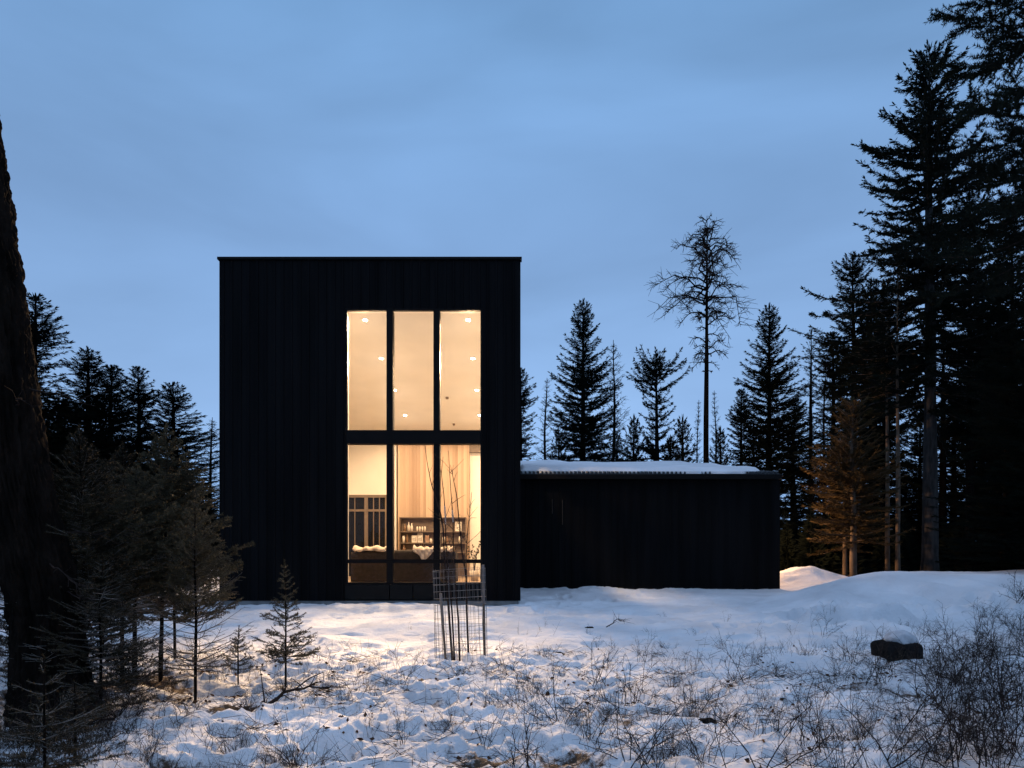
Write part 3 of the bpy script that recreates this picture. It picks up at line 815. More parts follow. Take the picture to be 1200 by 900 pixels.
def conifer(seed, h=12., zc=.6, rmax=1.8, pw=.8, spacing=.19, nb=8, droop=.35, tl=.23, tw=.020, step=.028, ragged=.35, r0=.17, lean=(0, 0), gap=0.0, topflat=0.):
    """far conifer: returns trunk (with limbs) and crown builders"""
    rng = np.random.default_rng(seed)
    P, r = trunk_tube(h, r0, lean, seed)
    tb = MB().tube(P, r, 8, .12, True, seed)
    cb = MB()
    z = zc
    phase = rng.random() * 6.28
    while z < h - .05:
        t = (h - z) / (h - zc)
        c = np.array([np.interp(z, P[:, 2], P[:, 0]), np.interp(z, P[:, 2], P[:, 1]), z])
        prof = (t ** pw) * (1 - .25 * sstep(.80, 1.0, t)) + topflat * sstep(0, .12, t) * (1 - t)
        sector = 1 + ragged * vn(np.array([z * .9]), np.array([seed * 3.1]), seed)[0]
        n = max(3, int(rng.poisson(nb) * (.6 + .5 * t)))
        for _ in range(n):
            phase += 2.4 + rng.normal() * .3
            if rng.random() < gap * .5: continue
            L = max(.10, rmax * prof * sector * (0.55 + .75 * rng.random() ** .7) + .10)
            el = .65 * (1 - t) ** 1.2 + .12 - droop * t + rng.normal() * .17
            hd = np.array([math.cos(phase), math.sin(phase), 0])
            m = max(4, int(L / .22)); s = np.linspace(0, 1, m)
            sag = -droop * .35 * L * s ** 2 + .22 * L * s ** 3
            B = c + hd * (s * L * math.cos(el))[:, None] + Zax * (s * L * math.sin(el) + sag)[:, None]
            B[:, :2] += rng.normal(size=(m, 2)) * .02 * L * s[:, None]
            tb.path(B, np.interp(s, [0, 1], [.012 + .011 * L, .004]), 3)
            # twigs
            k = max(3, int(L / step)); sv = np.sort(rng.random(k)) * .88 + .12
            p = np.stack([np.interp(sv, s, B[:, j]) for j in range(3)], -1)
            side = np.where(rng.random(k) < .5, -1, 1)
            lat = np.array([-hd[1], hd[0], 0])
            ang = rng.uniform(.35, 1.15, k) * (1 - .5 * sv)
            D = hd * np.cos(ang)[:, None] + lat * (side * np.sin(ang))[:, None] + Zax * (rng.normal(size=k) * .28 + .05)[:, None]
            ln = tl * (.55 + .6 * rng.random(k)) * (1.15 - .35 * sv) * min(1., .45 + .5 * L)
            cb.kites(p, D, ln, ln * tw / .30 * (.8 + .7 * rng.random(k)), rng.random(k) * 3.14)
            # fans of shorter blades on the twigs
            q = p + D / np.linalg.norm(D, axis=1, keepdims=True) * (ln * .45)[:, None]
            D2 = D + rng.normal(size=(k, 3)) * .55
            cb.kites(q, D2, ln * .6, ln * .6 * tw / .30 * 1.2, rng.random(k) * 3.14)
            D3 = D + rng.normal(size=(k, 3)) * .8; q = p + (rng.random((k, 3)) - .5) * .08
            cb.kites(q, D3, ln * .7, ln * .7 * tw / .30 * 1.1, rng.random(k) * 3.14)
            tip = np.repeat(B[-1:], 3, 0); Dt = np.repeat((B[-1] - B[-2])[None], 3, 0) / np.linalg.norm(B[-1] - B[-2]) + rng.normal(size=(3, 3)) * .25
            cb.kites(tip, Dt, np.full(3, tl * .7), np.full(3, tw), rng.random(3) * 3)
        z += spacing * (.6 + .8 * rng.random()) * (.55 + .6 * t)
    cb.kites(np.repeat(np.array([[P[-1, 0], P[-1, 1], h - .15]]), 4, 0), np.array([[0, 0, 1.]]) + rng.normal(size=(4, 3)) * .12, np.full(4, .4), np.full(4, .03), rng.random(4) * 3)
    return tb, cb


def bare_tree(seed, h=14., zc=.4, rmax=1.6, pw=.7, spacing=.32, nb=4, r0=.13, droop=.2, arch=False, lean=(0, 0), tr=.010, dens=9., prof=None):
    rng = np.random.default_rng(seed)
    P, r = trunk_tube(h, r0, lean, seed, wob=.12)
    tb = MB().tube(P, r, 8, .1, True, seed); cb = MB()
    z = zc; phase = 0.
    while z < h - .1:
        t = (h - z) / (h - zc)
        c = np.array([np.interp(z, P[:, 2], P[:, 0]), np.interp(z, P[:, 2], P[:, 1]), z])
        pf = prof(t) if prof else t ** pw * (1 - .3 * t)
        for _ in range(max(1, rng.poisson(nb))):
            phase += 2.4 + rng.normal() * .4
            L = max(.15, rmax * pf * (.5 + .65 * rng.random()))
            el = (.35 * (1 - t) ** 2 + .06 + rng.normal() * .24) if arch else (.75 * (1 - t) + .10 - droop * t + rng.normal() * .16)
            hd = np.array([math.cos(phase), math.sin(phase), 0]); lat = np.array([-hd[1], hd[0], 0])
            m = 7; s = np.linspace(0, 1, m)
            zoff = np.cumsum(rng.normal(size=m) * (.05 if arch else .02) * L) * s + s * L * math.sin(el) + ((.30 * np.sin(s * 2.2) - .42 * s ** 2) * L if arch else .18 * L * s ** 2)
            B = c + hd * (s * L * math.cos(el))[:, None] + Zax * zoff[:, None] + lat * (np.cumsum(rng.normal(size=m) * (.10 if arch else .045) * L))[:, None]
            tb.path(B, np.interp(s, [0, 1], [tr * 1.2 + .010 * L, tr * .6]), 3)
            k = int(L * dens) + 2
            sv = rng.random(k) ** .8 * .9 + .1
            p = np.stack([np.interp(sv, s, B[:, j]) for j in range(3)], -1)
            D = hd * rng.uniform(.3, 1, k)[:, None] + lat * (rng.choice([-1, 1], k) * rng.uniform(.3, 1., k))[:, None] + Zax * (rng.normal(size=k) * .45 + .05)[:, None]
            D /= np.linalg.norm(D, axis=1, keepdims=True)
            ln = L * rng.uniform(.12, .36, k) + .08
            mid = p + D * (ln * .5)[:, None]; D2 = D + rng.normal(size=(k, 3)) * .3; D2[:, 2] += .2 if not arch else -.05
            tip = mid + D2 * (ln * .5)[:, None]
            cb.segs(p, mid, tr * .75, tr * .55); cb.segs(mid, tip, tr * .55, tr * .3)
            # third order
            D3 = D2 + rng.normal(size=(k, 3)) * .9
            cb.segs(mid, mid + D3 * (ln * .28)[:, None], tr * .45, tr * .3)
            D4 = D + rng.normal(size=(k, 3)) * .9
            q = p + D * (ln * .25)[:, None]; cb.segs(q, q + D4 * (ln * .22)[:, None], tr * .45, tr * .3)
        z += spacing * (.6 + .8 * rng.random())
    return tb, cb


PROTO = {}


def proto(key, fn, tm, cm, h, w):
    PROTO[key] = (fn, tm, cm, h, w, {})


def get_meshes(key):
    fn, tm, cm, h, w, cache = PROTO[key]
    return cache


def plant(key, name, px, top, d, halfw, label, cat='tree', group=None, rot=None, base=None, zoff=0.0):
    """stand a tree with its top at pixel row `top`, at distance d"""
    fn, tm, cm, h, w, cache = PROTO[key]
    x = X(px, d); zg = float(gz(x, d)) + zoff
    H = Z(top, d) - zg
    t = thing(name, (x, d, zg - .03), label, cat, group)
    if not cache:
        tb, cb = fn()
        root0 = bpy.data.objects.new('tmp', None)
        a = tb.build('trunk', tm, root0, True); b_ = cb.build('crown', cm, root0)
        cache['t'] = a; cache['c'] = b_
        a.parent = t; b_.parent = t
        bpy.data.objects.remove(root0)
    else:
        for q in ('t', 'c'):
            o = cache[q].copy(); COL.objects.link(o); o.parent = t
    s = H / h; ws = 1.16 * (halfw * d / F) / w if halfw else s
    t.scale = (ws, ws, s)
    t.rotation_euler = (0, 0, PY.uniform(0, 6.28) if rot is None else rot)
    return t


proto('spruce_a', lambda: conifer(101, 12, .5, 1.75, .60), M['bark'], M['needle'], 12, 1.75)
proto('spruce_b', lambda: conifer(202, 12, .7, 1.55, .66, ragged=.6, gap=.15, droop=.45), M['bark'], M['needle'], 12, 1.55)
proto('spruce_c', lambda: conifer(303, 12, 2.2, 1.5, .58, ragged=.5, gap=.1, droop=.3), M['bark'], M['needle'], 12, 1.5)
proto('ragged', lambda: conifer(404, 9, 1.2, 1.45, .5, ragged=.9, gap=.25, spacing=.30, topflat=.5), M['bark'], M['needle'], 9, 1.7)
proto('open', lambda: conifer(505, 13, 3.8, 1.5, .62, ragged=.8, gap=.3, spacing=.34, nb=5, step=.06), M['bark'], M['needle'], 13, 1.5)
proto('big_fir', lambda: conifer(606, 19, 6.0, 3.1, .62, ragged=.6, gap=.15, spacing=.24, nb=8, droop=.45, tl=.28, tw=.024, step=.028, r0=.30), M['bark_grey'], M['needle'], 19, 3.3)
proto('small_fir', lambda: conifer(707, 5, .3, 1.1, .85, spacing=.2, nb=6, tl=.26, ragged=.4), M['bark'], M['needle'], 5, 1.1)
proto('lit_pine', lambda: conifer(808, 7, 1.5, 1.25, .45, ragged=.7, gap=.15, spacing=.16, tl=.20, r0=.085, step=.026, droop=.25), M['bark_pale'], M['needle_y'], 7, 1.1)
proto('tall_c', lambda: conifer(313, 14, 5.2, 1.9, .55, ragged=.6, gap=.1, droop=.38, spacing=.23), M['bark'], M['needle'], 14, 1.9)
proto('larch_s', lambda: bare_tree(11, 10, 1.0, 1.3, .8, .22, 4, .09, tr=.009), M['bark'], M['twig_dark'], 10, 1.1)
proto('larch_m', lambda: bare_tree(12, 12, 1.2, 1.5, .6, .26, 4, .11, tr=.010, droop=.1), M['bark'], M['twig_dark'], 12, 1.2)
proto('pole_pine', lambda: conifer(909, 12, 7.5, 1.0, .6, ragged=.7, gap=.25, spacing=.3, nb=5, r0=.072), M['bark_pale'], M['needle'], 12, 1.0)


def tall_prof(t):
    return float(np.interp(t, [0, .06, .2, .45, .62, .66, .8, .93, 1], [.05, .28, .62, .95, 1.0, .45, .55, .4, .1]))


proto('larch_tall', lambda: bare_tree(37, 16, 9.0, 2.5, .7, .27, 3, .19, arch=True, tr=.021, dens=9, prof=tall_prof, droop=.0), M['bark'], M['twig_dark'], 16, 2.0)

# --- behind the wing and to the right
plant('spruce_b', 'spruce_tree', 610, 434, 36, 34, 'dark spruce half hidden behind the tall house\'s right wall', 'tree')
plant('larch_s', 'larch_tree', 640, 442, 40, 26, 'thin bare larch between the house and the broad spruce', 'tree')
plant('spruce_a', 'spruce_tree', 683, 355, 40, 44, 'broad dense spruce behind the snowy roof beside the tall house', 'tree')
plant('larch_m', 'larch_tree', 718, 397, 41, 26, 'bare larch just right of the broad dense spruce behind the roof', 'tree')
plant('ragged', 'spruce_tree', 770, 416, 39, 40, 'ragged flat-topped spruce with bare lower trunk behind the snowy roof', 'tree')
plant('small_fir', 'fir_tree', 742, 492, 42, 22, 'low fir left of the ragged flat-topped spruce', 'tree')
plant('small_fir', 'fir_tree', 801, 492, 38, 24, 'small fir just left of the tall bare larch trunk', 'tree')
plant('larch_s', 'larch_tree', 818, 468, 43, 16, 'small bare larch left of the tall bare larch trunk', 'tree')
plant('larch_tall', 'larch_tree', 828, 252, 38, 38, 'tall leafless larch with drooping branches high above the roof', 'tree', rot=.6)
plant('larch_s', 'larch_tree', 838, 457, 44, 18, 'small bare larch right of the tall bare larch trunk', 'tree')
plant('small_fir', 'fir_tree', 845, 505, 39, 22, 'small fir just right of the tall bare larch trunk', 'tree')
plant('small_fir', 'fir_tree', 655, 505, 44, 20, 'low fir in the gap left of the broad dense spruce', 'tree')
plant('small_fir', 'fir_tree', 724, 510, 38, 20, 'low fir at the foot of the bare larch beside the broad spruce', 'tree')
plant('small_fir', 'fir_tree', 786, 515, 43, 22, 'low fir between the ragged spruce and the tall bare larch', 'tree')
plant('small_fir', 'fir_tree', 884, 500, 44, 24, 'low fir left of the tall spruce at the roof end', 'tree')
plant('spruce_b', 'spruce_tree', 869, 458, 41, 28, 'slender spruce left of the tall spruce at the roof\'s right end', 'tree')
plant('spruce_a', 'spruce_tree', 901, 360, 38, 45, 'tall dense spruce rising behind the roof\'s right end', 'tree')
plant('open', 'pine_tree', 950, 390, 40, 30, 'thin sparse pine between the roof-end spruce and darker trees right', 'tree')
plant('larch_m', 'larch_tree', 966, 420, 36, 22, 'bare larch in front of the sparse pine right of the wing', 'tree')
plant('spruce_b', 'spruce_tree', 976, 392, 37, 40, 'dark spruce directly left of the big one behind the orange-lit pine', 'tree')
plant('spruce_a', 'spruce_tree', 1022, 330, 36, 46, 'dense spruce just right of the big one behind the orange-lit pine', 'tree')
plant('spruce_c', 'spruce_tree', 930, 470, 44, 36, 'short dark spruce just right of the wing\'s end', 'tree')
plant('tall_c', 'spruce_tree', 1000, 302, 32, 50, 'big dark spruce standing behind the orange-lit pine', 'tree', rot=1.0)
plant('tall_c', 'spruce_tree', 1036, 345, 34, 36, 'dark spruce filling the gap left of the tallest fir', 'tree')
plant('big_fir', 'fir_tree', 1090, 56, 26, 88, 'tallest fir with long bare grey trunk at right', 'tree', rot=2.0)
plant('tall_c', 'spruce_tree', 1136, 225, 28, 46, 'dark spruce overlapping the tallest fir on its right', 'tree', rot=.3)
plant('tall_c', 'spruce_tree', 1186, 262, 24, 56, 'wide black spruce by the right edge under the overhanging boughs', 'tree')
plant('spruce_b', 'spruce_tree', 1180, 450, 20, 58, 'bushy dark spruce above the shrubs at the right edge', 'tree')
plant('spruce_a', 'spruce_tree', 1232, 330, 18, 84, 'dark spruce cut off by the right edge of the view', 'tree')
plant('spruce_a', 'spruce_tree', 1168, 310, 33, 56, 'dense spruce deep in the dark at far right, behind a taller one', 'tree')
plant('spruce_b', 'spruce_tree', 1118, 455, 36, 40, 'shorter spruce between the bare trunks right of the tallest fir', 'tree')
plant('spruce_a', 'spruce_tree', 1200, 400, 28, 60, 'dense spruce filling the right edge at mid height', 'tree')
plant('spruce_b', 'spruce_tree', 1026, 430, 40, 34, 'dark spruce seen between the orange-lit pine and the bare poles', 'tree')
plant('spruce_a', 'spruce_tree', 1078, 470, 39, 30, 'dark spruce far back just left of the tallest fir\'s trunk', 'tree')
plant('spruce_a', 'spruce_tree', 1150, 372, 37, 46, 'dark spruce far back between the two rightmost tall spruces', 'tree')
plant('spruce_c', 'spruce_tree', 1060, 560, 42, 26, 'small dark spruce low between the bare poles', 'tree')
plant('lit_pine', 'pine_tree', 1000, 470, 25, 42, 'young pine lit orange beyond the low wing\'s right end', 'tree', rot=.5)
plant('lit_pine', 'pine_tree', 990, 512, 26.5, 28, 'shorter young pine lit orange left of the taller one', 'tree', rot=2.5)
plant('pole_pine', 'pine_tree', 1040, 330, 27, 30, 'slim bare-trunked pine just right of the orange-lit pine', 'tree')
plant('pole_pine', 'pine_tree', 1052, 300, 26, 30, 'slim bare-trunked pine nearest the left of the tallest fir', 'tree', rot=2)
plant('open', 'pine_tree', 1105, 380, 34, 40, 'sparse pine seen in the gap right of the tallest fir', 'tree')
# --- left of the house
plant('spruce_b', 'spruce_tree', 42, 348, 26, 60, 'dark spruce showing just right of the big leaning trunk', 'tree')
plant('spruce_a', 'spruce_tree', 102, 410, 29, 62, 'broad dark spruce left of the twin spires', 'tree')
plant('spruce_c', 'spruce_tree', 130, 430, 31, 44, 'left one of the two narrow twin spruce spires', 'tree')
plant('spruce_b', 'spruce_tree', 162, 432, 30, 44, 'right one of the two narrow twin spruce spires', 'tree')
plant('spruce_a', 'spruce_tree', 204, 450, 28, 58, 'dense spruce nearest the house\'s left wall', 'tree')
plant('larch_m', 'larch_tree', 246, 488, 32, 26, 'bare larch against the house\'s left edge', 'tree')
plant('spruce_c', 'spruce_tree', 70, 470, 22, 70, 'low wide spruce in the dark behind the saplings', 'tree')
plant('small_fir', 'fir_tree', 150, 540, 21, 66, 'bushy low fir in the dark behind the saplings, right of another', 'tree')
plant('small_fir', 'fir_tree', 232, 570, 26, 46, 'low bushy fir close to the house\'s left wall', 'tree')
plant('spruce_a', 'spruce_tree', -30, 380, 20, 110, 'dark spruce behind the big leaning trunk at the left edge', 'tree')

# --- far thicket: one mass
tk = MB(); rng = np.random.default_rng(77)
for _ in range(210):
    d = rng.uniform(42, 75); px = rng.uniform(-150, 1350)
    if 255 < px < 605: continue
    x = X(px, d); z0 = float(gz(x, d, False)); hh = rng.uniform(2.2, 5.2) * (1.0 if px > 600 else 1.35); rm = hh * rng.uniform(.2, .3)
    n = 170
    t = rng.random(n) ** .6; az = rng.random(n) * 6.28; rr = rm * t * (0.3 + .7 * rng.random(n))
    P = np.stack([x + rr * np.cos(az) * .3, d + rr * np.sin(az) * .3, z0 + hh * (1 - t) + .1], -1)
    D = np.stack([np.cos(az), np.sin(az), rng.normal(size=n) * .3 + .15], -1)
    tk.kites(P, D, rr + .2, (rr + .2) * .16, rng.random(n) * 3)
    tk.segs([(x, d, z0)], [(x, d, z0 + hh)], .08, .02, 4)
for _ in range(150):
    left = rng.random() < .4
    d = rng.uniform(25, 34) if left else rng.uniform(29, 44)
    px = rng.uniform(-60, 250) if left else rng.uniform(915, 1330)
    x = X(px, d); z0 = float(gz(x, d, False)); hh = rng.uniform(1.8, 4.6) if left else rng.uniform(1.2, 3.2)
    rm = hh * rng.uniform(.24, .36); n = 420
    t = rng.random(n) ** .6; az = rng.random(n) * 6.28; rr = rm * t * (0.3 + .7 * rng.random(n))
    P = np.stack([x + rr * np.cos(az) * .4, d + rr * np.sin(az) * .4, z0 + hh * (1 - t) + .05], -1)
    D = np.stack([np.cos(az), np.sin(az), rng.normal(size=n) * .4 + .1], -1)
    tk.kites(P, D, rr * .7 + .15, (rr * .7 + .15) * .13, rng.random(n) * 3)
    tk.segs([(x, d, z0)], [(x, d, z0 + hh)], .05, .015, 4)
tag(tk.build('far_thicket', M['needle'], None), 'dark mass of far young conifers between the tree trunks', 'thicket', kind='stuff')


# ------------------------------------------------------------------ near conifers
def near_conifer(seed, h, zc, rmax, pw=.85, spacing=.11, nb=4, nl=.021, nw=.0028, per_m=300, r0=.03, droop=.1, bare=.0, twl=.22, lean=(0, 0), rise=.35, tstep=.05, curve=.15):
    rng = np.random.default_rng(seed)
    P, r = trunk_tube(h, r0 * .62, lean, seed, wob=.012 * h); r -= .012; r += .004
    P[0, 2] = -.12
    tb = MB().tube(P, r, 8, .15, True, seed); bb = MB(); nbm = MB()
    z = zc; ph = 0.
    while z < h - .03:
        t = (h - z) / (h - zc)
        c = np.array([np.interp(z, P[:, 2], P[:, 0]), np.interp(z, P[:, 2], P[:, 1]), z])
        isbare = rng.random() < sstep(1 - bare, 1 - bare * .5, t) if bare else False
        for _ in range(max(2, rng.poisson(nb))):
            ph += 2.4 + rng.normal() * .35
            L = max(.04, rmax * t ** pw * (.6 + .5 * rng.random()))
            el = rise * (1 - t * .7) - droop * t + rng.normal() * .1 + .05
            hd = np.array([math.cos(ph), math.sin(ph), 0]); lat = np.array([-hd[1], hd[0], 0])
            m = 6; s = np.linspace(0, 1, m)
            B = c + hd * (s * L * math.cos(el))[:, None] + Zax * (s * L * math.sin(el) + curve * L * s ** 2 - droop * .3 * L * np.sin(s * 3))[:, None] + lat * np.cumsum(rng.normal(size=m) * .02 * L)[:, None]
            rb = np.interp(s, [0, 1], [.0025 + .006 * L, .0014])
            bb.path(B, rb, 4)
            k = int(L / tstep); sv = rng.random(k) * .8 + .2
            p = np.stack([np.interp(sv, s, B[:, j]) for j in range(3)], -1)
            D = hd * rng.uniform(.5, 1, k)[:, None] + lat * (rng.choice([-1, 1], k) * rng.uniform(.4, .9, k))[:, None] + Zax * (rng.normal(size=k) * .2 + .08)[:, None]
            D /= (np.linalg.norm(D, axis=1, keepdims=True) + 1e-9)
            ln = np.minimum(twl, L * .55) * rng.uniform(.5, 1.1, k) * (1.1 - .5 * sv)
            tip = p + D * ln[:, None] + Zax * (.1 * ln)[:, None]
            bb.segs(p, tip, .0022, .0012)
            if not isbare:
                s0 = 1 if L > .25 else 0
                nbm.brush(B[s0:-1], B[s0 + 1:], per_m, nl, nw, rng); nbm.brush(p, tip, per_m, nl, nw, rng)
        z += spacing * (.6 + .8 * rng.random())
    nbm.brush([[P[-1, 0], P[-1, 1], h - .12]], [[P[-1, 0], P[-1, 1], h + .02]], per_m * 1.4, nl, nw, rng)
    return tb, bb, nbm


def sapling(seed, px, base_py, top_py, label, rmax, zc=.25, nm='needle_b', tm='bark', bm='twig_pale', rot=0., name='spruce_sapling', d=None, cat='sapling', **kw):
    g_ = ground_at(px, base_py) if d is None else np.array([X(px, d), d, float(gz(X(px, d), d))])
    h = Z(top_py, g_[1]) - g_[2]
    tb, bb, nb_ = near_conifer(seed, h, zc * h, rmax, **kw)
    t = thing(name, g_, label, cat, 'young conifers in the snow')
    t0 = bpy.data.objects.new('tmp', None)
    objs = [tb.build('trunk', M[tm], t0, True), bb.build('branches', M[bm], t0), nb_.build('needles', M[nm], t0)]
    for o in objs: o.parent = t
    bpy.data.objects.remove(t0)
    t.rotation_euler = (0, 0, rot)
    return t


sapling(21, 335, 806, 658, 'small spruce sapling standing alone before the house\'s left corner', .36, .20, per_m=380, spacing=.055, r0=.014, nl=.020, rise=.55)
sapling(22, 229, 818, 575, 'tall thin sapling with bare lower branches left of the house', .72, .12, bare=.5, per_m=430, r0=.022, spacing=.06, nb=4, rise=.75, nl=.022, twl=.2)
sapling(23, 279, 803, 735, 'tiny spruce sapling between two taller ones', .24, .25, per_m=430, spacing=.045, r0=.010, rise=.5)
sapling(24, 188, 801, 498, 'bushy brown-green sapling leaning beside the bare-branched one', 1.05, .27, per_m=430, r0=.036, spacing=.055, nb=5, lean=(.1, 0), bare=.12, rise=.55, nl=.026, nw=.0046, twl=.26)
sapling(25, 158, 815, 545, 'sapling with thick dark trunk, right of its thinner twin', .95, .30, nm='needle_b', per_m=340, r0=.036, bare=.15, spacing=.06, nb=5, rise=.5, nl=.026, nw=.0044)
sapling(26, 143, 800, 520, 'thinner dark sapling just left of its thick-trunked twin', 1.0, .28, nm='needle_d', per_m=340, r0=.032, bare=.15, spacing=.06, nb=5, rise=.5, nl=.026, nw=.0044)
sapling(27, 97, 835, 500, 'frosty-twigged sapling close beside the big leaning trunk', 1.0, .16, nm='needle_d', bm='twig_frost', per_m=340, r0=.034, bare=.25, spacing=.055, nb=5, twl=.3, rise=.55, nl=.026, nw=.0044)
sapling(28, 12, 806, 735, 'tiny spruce sapling left of the big leaning trunk', .22, .15, nm='needle_d', per_m=280, spacing=.05, r0=.01)
sapling(29, 52, 935, 770, 'dark sapling in the bottom left corner', .50, .2, nm='needle_d', bm='twig_frost', per_m=280, spacing=.06, r0=.013)
sapling(30, 88, 905, 800, 'short bushy sapling in front of the big leaning trunk', .35, .12, nm='needle_d', bm='twig_frost', per_m=280, spacing=.05, r0=.012)
sapling(31, 118, 850, 650, 'dim sapling at the foot of the big leaning trunk', .75, .10, nm='needle_d', bm='twig_frost', per_m=340, spacing=.055, r0=.018, nb=5)
sapling(32, 60, 800, 560, 'dark sapling half hidden behind the big leaning trunk', .9, .12, nm='needle_d', bm='twig_frost', per_m=220, spacing=.07, r0=.03, nb=5, nl=.026, nw=.0046)
sapling(33, 205, 770, 560, 'brownish sapling standing behind the bare-branched one', .9, .22, per_m=340, spacing=.07, r0=.03, nb=5, nl=.028, nw=.004, rise=.5)
sapling(34, 120, 765, 540, 'dark sapling standing farthest back in the left clump', 1.1, .15, nm='needle_d', per_m=230, spacing=.07, r0=.035, nb=5, nl=.03, nw=.0044, rise=.5)
sapling(41, 1262, 0, -260, 'near spruce whose drooping boughs overhang the top right corner', 2.6, .50, nm='needle', tm='bark', bm='twig_dark', name='spruce_tree', d=11.5, cat='tree', per_m=200, nl=.06, nw=.008, r0=.3, spacing=.24, nb=5, droop=.5, twl=.65, tstep=.07, rise=.45, curve=.0, pw=.5)
# --- big leaning trunk at the left
TD = 6.4
pts = np.array([at(66, 850, TD), at(58, 800, TD), at(58, 750, TD), at(50, 690, TD), at(22, 590, TD), at(-2, 440, TD), at(-22, 300, TD), at(-44, 170, TD), at(-80, -60, TD), at(-110, -300, TD)])
tt = np.linspace(0, len(pts) - 1, 420)
Pn = np.stack([np.interp(tt, np.arange(len(pts)), pts[:, j]) for j in range(3)], -1)
ker = np.ones(49) / 49
for j in range(3):
    pad = np.pad(Pn[:, j], 24, mode='edge'); Pn[:, j] = np.convolve(pad, ker, 'valid')
rad = np.interp(tt, np.arange(len(pts)), np.array([47, 41, 38, 37, 37, 37, 39, 40, 38, 34]) * TD / F)
ns = 220
th = np.arange(ns) * 2 * math.pi / ns
zz = Pn[:, 2][:, None]
ridg = np.abs(vn(th[None] * 9 / 1.0 + 0.6 * vn(zz * 2.2, th[None] * 2, 2), zz * 1.5, 1))
plates = np.abs(vn(th[None] * 5 + 9, zz * 6, 4))
rr = rad[:, None] * (.98 + .22 * (np.minimum(ridg, .45) - .3) + .10 * (plates - .4) + .06 * vn(th[None] * 20, zz * 14, 5) + .035 * vn(th[None] * 40, zz * 30, 6))
rr[:, -1] = rr[:, -1]
V = Pn[:, None] + np.stack([rr * np.cos(th), rr * np.sin(th), np.zeros_like(rr)], -1)
i, k = np.meshgrid(np.arange(419), np.arange(ns), indexing='ij')
Q = np.stack([i * ns + k, i * ns + (k + 1) % ns, (i + 1) * ns + (k + 1) % ns, (i + 1) * ns + k], -1).reshape(-1, 4)
bt_ = thing('leaning_tree', (Pn[0, 0], TD, float(gz(Pn[0, 0], TD))), 'big rough-barked tree trunk leaning left at the left edge', 'tree')
MB().add(V.reshape(-1, 3), Q).build('trunk', M['bark'], bt_, True)
rng = np.random.default_rng(5)
for k_ in range(13):
    db = MB(); ti = int(rng.uniform(24, 230)); a = rng.choice([rng.uniform(-.7, .5), rng.uniform(2.6, 3.9)]); L = rng.uniform(.25, .6)
    hd = np.array([math.cos(a), math.sin(a) * .8 - .2, rng.uniform(-.25, .3)])
    n_ = 7; t_ = np.linspace(0, 1, n_)
    P_ = Pn[ti] + hd * rad[ti] * .85 + hd * (t_ * L)[:, None] + Zax * (-.25 * L * t_ ** 2)[:, None] + np.cumsum(rng.normal(size=(n_, 3)) * .018, 0)
    db.path(P_, np.linspace(.009, .002, n_), 4)
    for _ in range(int(10 * L) + 5):
        j = int(rng.uniform(2, n_)); d_ = hd * .8 + rng.normal(size=3) * .38; l_ = rng.uniform(.08, .26)
        m_ = P_[j] + d_ * l_ * .5; db.path([P_[j], m_, m_ + (d_ + rng.normal(size=3) * .25) * l_ * .5], [.0032, .0024, .001], 3)
    db.build('dead_branch', M['twig_dark'], bt_)


# ------------------------------------------------------------------ caged sapling
CD = 10.0
cc = np.array([X(541, CD), CD, 0.]); cc[2] = float(gz(cc[0], cc[1]))
cage = thing('tree_guard', cc, 'round wire mesh cage on two stakes around the bare young tree', 'wire cage')
b = MB(); nV = 30; rad_ = .345
ct = Z(667, CD); cb0 = cc[2] - .03
lean = lambda z: np.array([-.045 * (z - cc[2]) / 1.2, 0, 0])
rngc = np.random.default_rng(3)
angs = np.arange(nV) * 2 * math.pi / nV


def cpt(a, z):
    rr_ = rad_ * (1 + .05 * math.sin(2 * a + 1) + .03 * math.sin(3 * a + z * 2))
    return np.array([cc[0] + rr_ * math.cos(a), cc[1] + rr_ * math.sin(a), z + .025 * math.cos(a + .6) * (z - cc[2])]) + lean(z)


for a in angs:
    zs = np.linspace(cb0, ct + rngc.uniform(-.01, .02), 9); b.path([cpt(a, z) for z in zs], .0019, 4)
for z in np.linspace(cc[2] + .06, ct - .01, 13):
    b.path([cpt(a, z) for a in np.append(np.linspace(0, 2 * math.pi, 40, endpoint=False), 0)], 0.0020 if z < ct - .4 else .0024, 4)
b.build('wire_mesh', M['wire'], cage)
for (p0, p1) in (((523.5, 776, 9.75), (516.5, 697, 9.75)), ((568, 769, 10.0), (566, 664, 10.0))):
    A_, B_ = at(*p0), at(*p1); A_[2] = float(gz(A_[0], A_[1])) - .1
    so = MB().tube([A_, (A_ + B_) / 2, B_], [.017, .016, .015], 8).build('stake', M['stake'], cage)
    C_ = A_ + (B_ - A_) * .62
    MB().tube([C_, (B_ + C_) / 2, B_ + (B_ - A_) * .02], [.021, .021, .021], 8).build('sleeve', M['stake_grey'], so)
yt = thing('young_tree', cc, 'leafless multi-stemmed young tree with white bands inside the wire cage', 'young tree')
stems = [
    [(531, 772), (527, 730), (525, 703), (521, 655), (519.5, 620), (516, 600), (511, 585), (505, 566), (500, 540), (498, 522)],
    [(539, 772), (537, 725), (533, 682), (531, 655), (531, 615), (529, 585), (527, 555), (525.5, 528)],
    [(549, 773), (547, 710), (546, 673), (541, 645), (538, 610), (535, 580), (531, 560), (528, 545)],
    [(533, 770), (530, 720), (528, 690), (522.5, 640), (522, 610), (520, 580), (517, 555), (519, 535)],
    [(548, 740), (547, 690), (546, 655), (548, 625), (551, 595), (553, 577)],
]
rngs = np.random.default_rng(9)
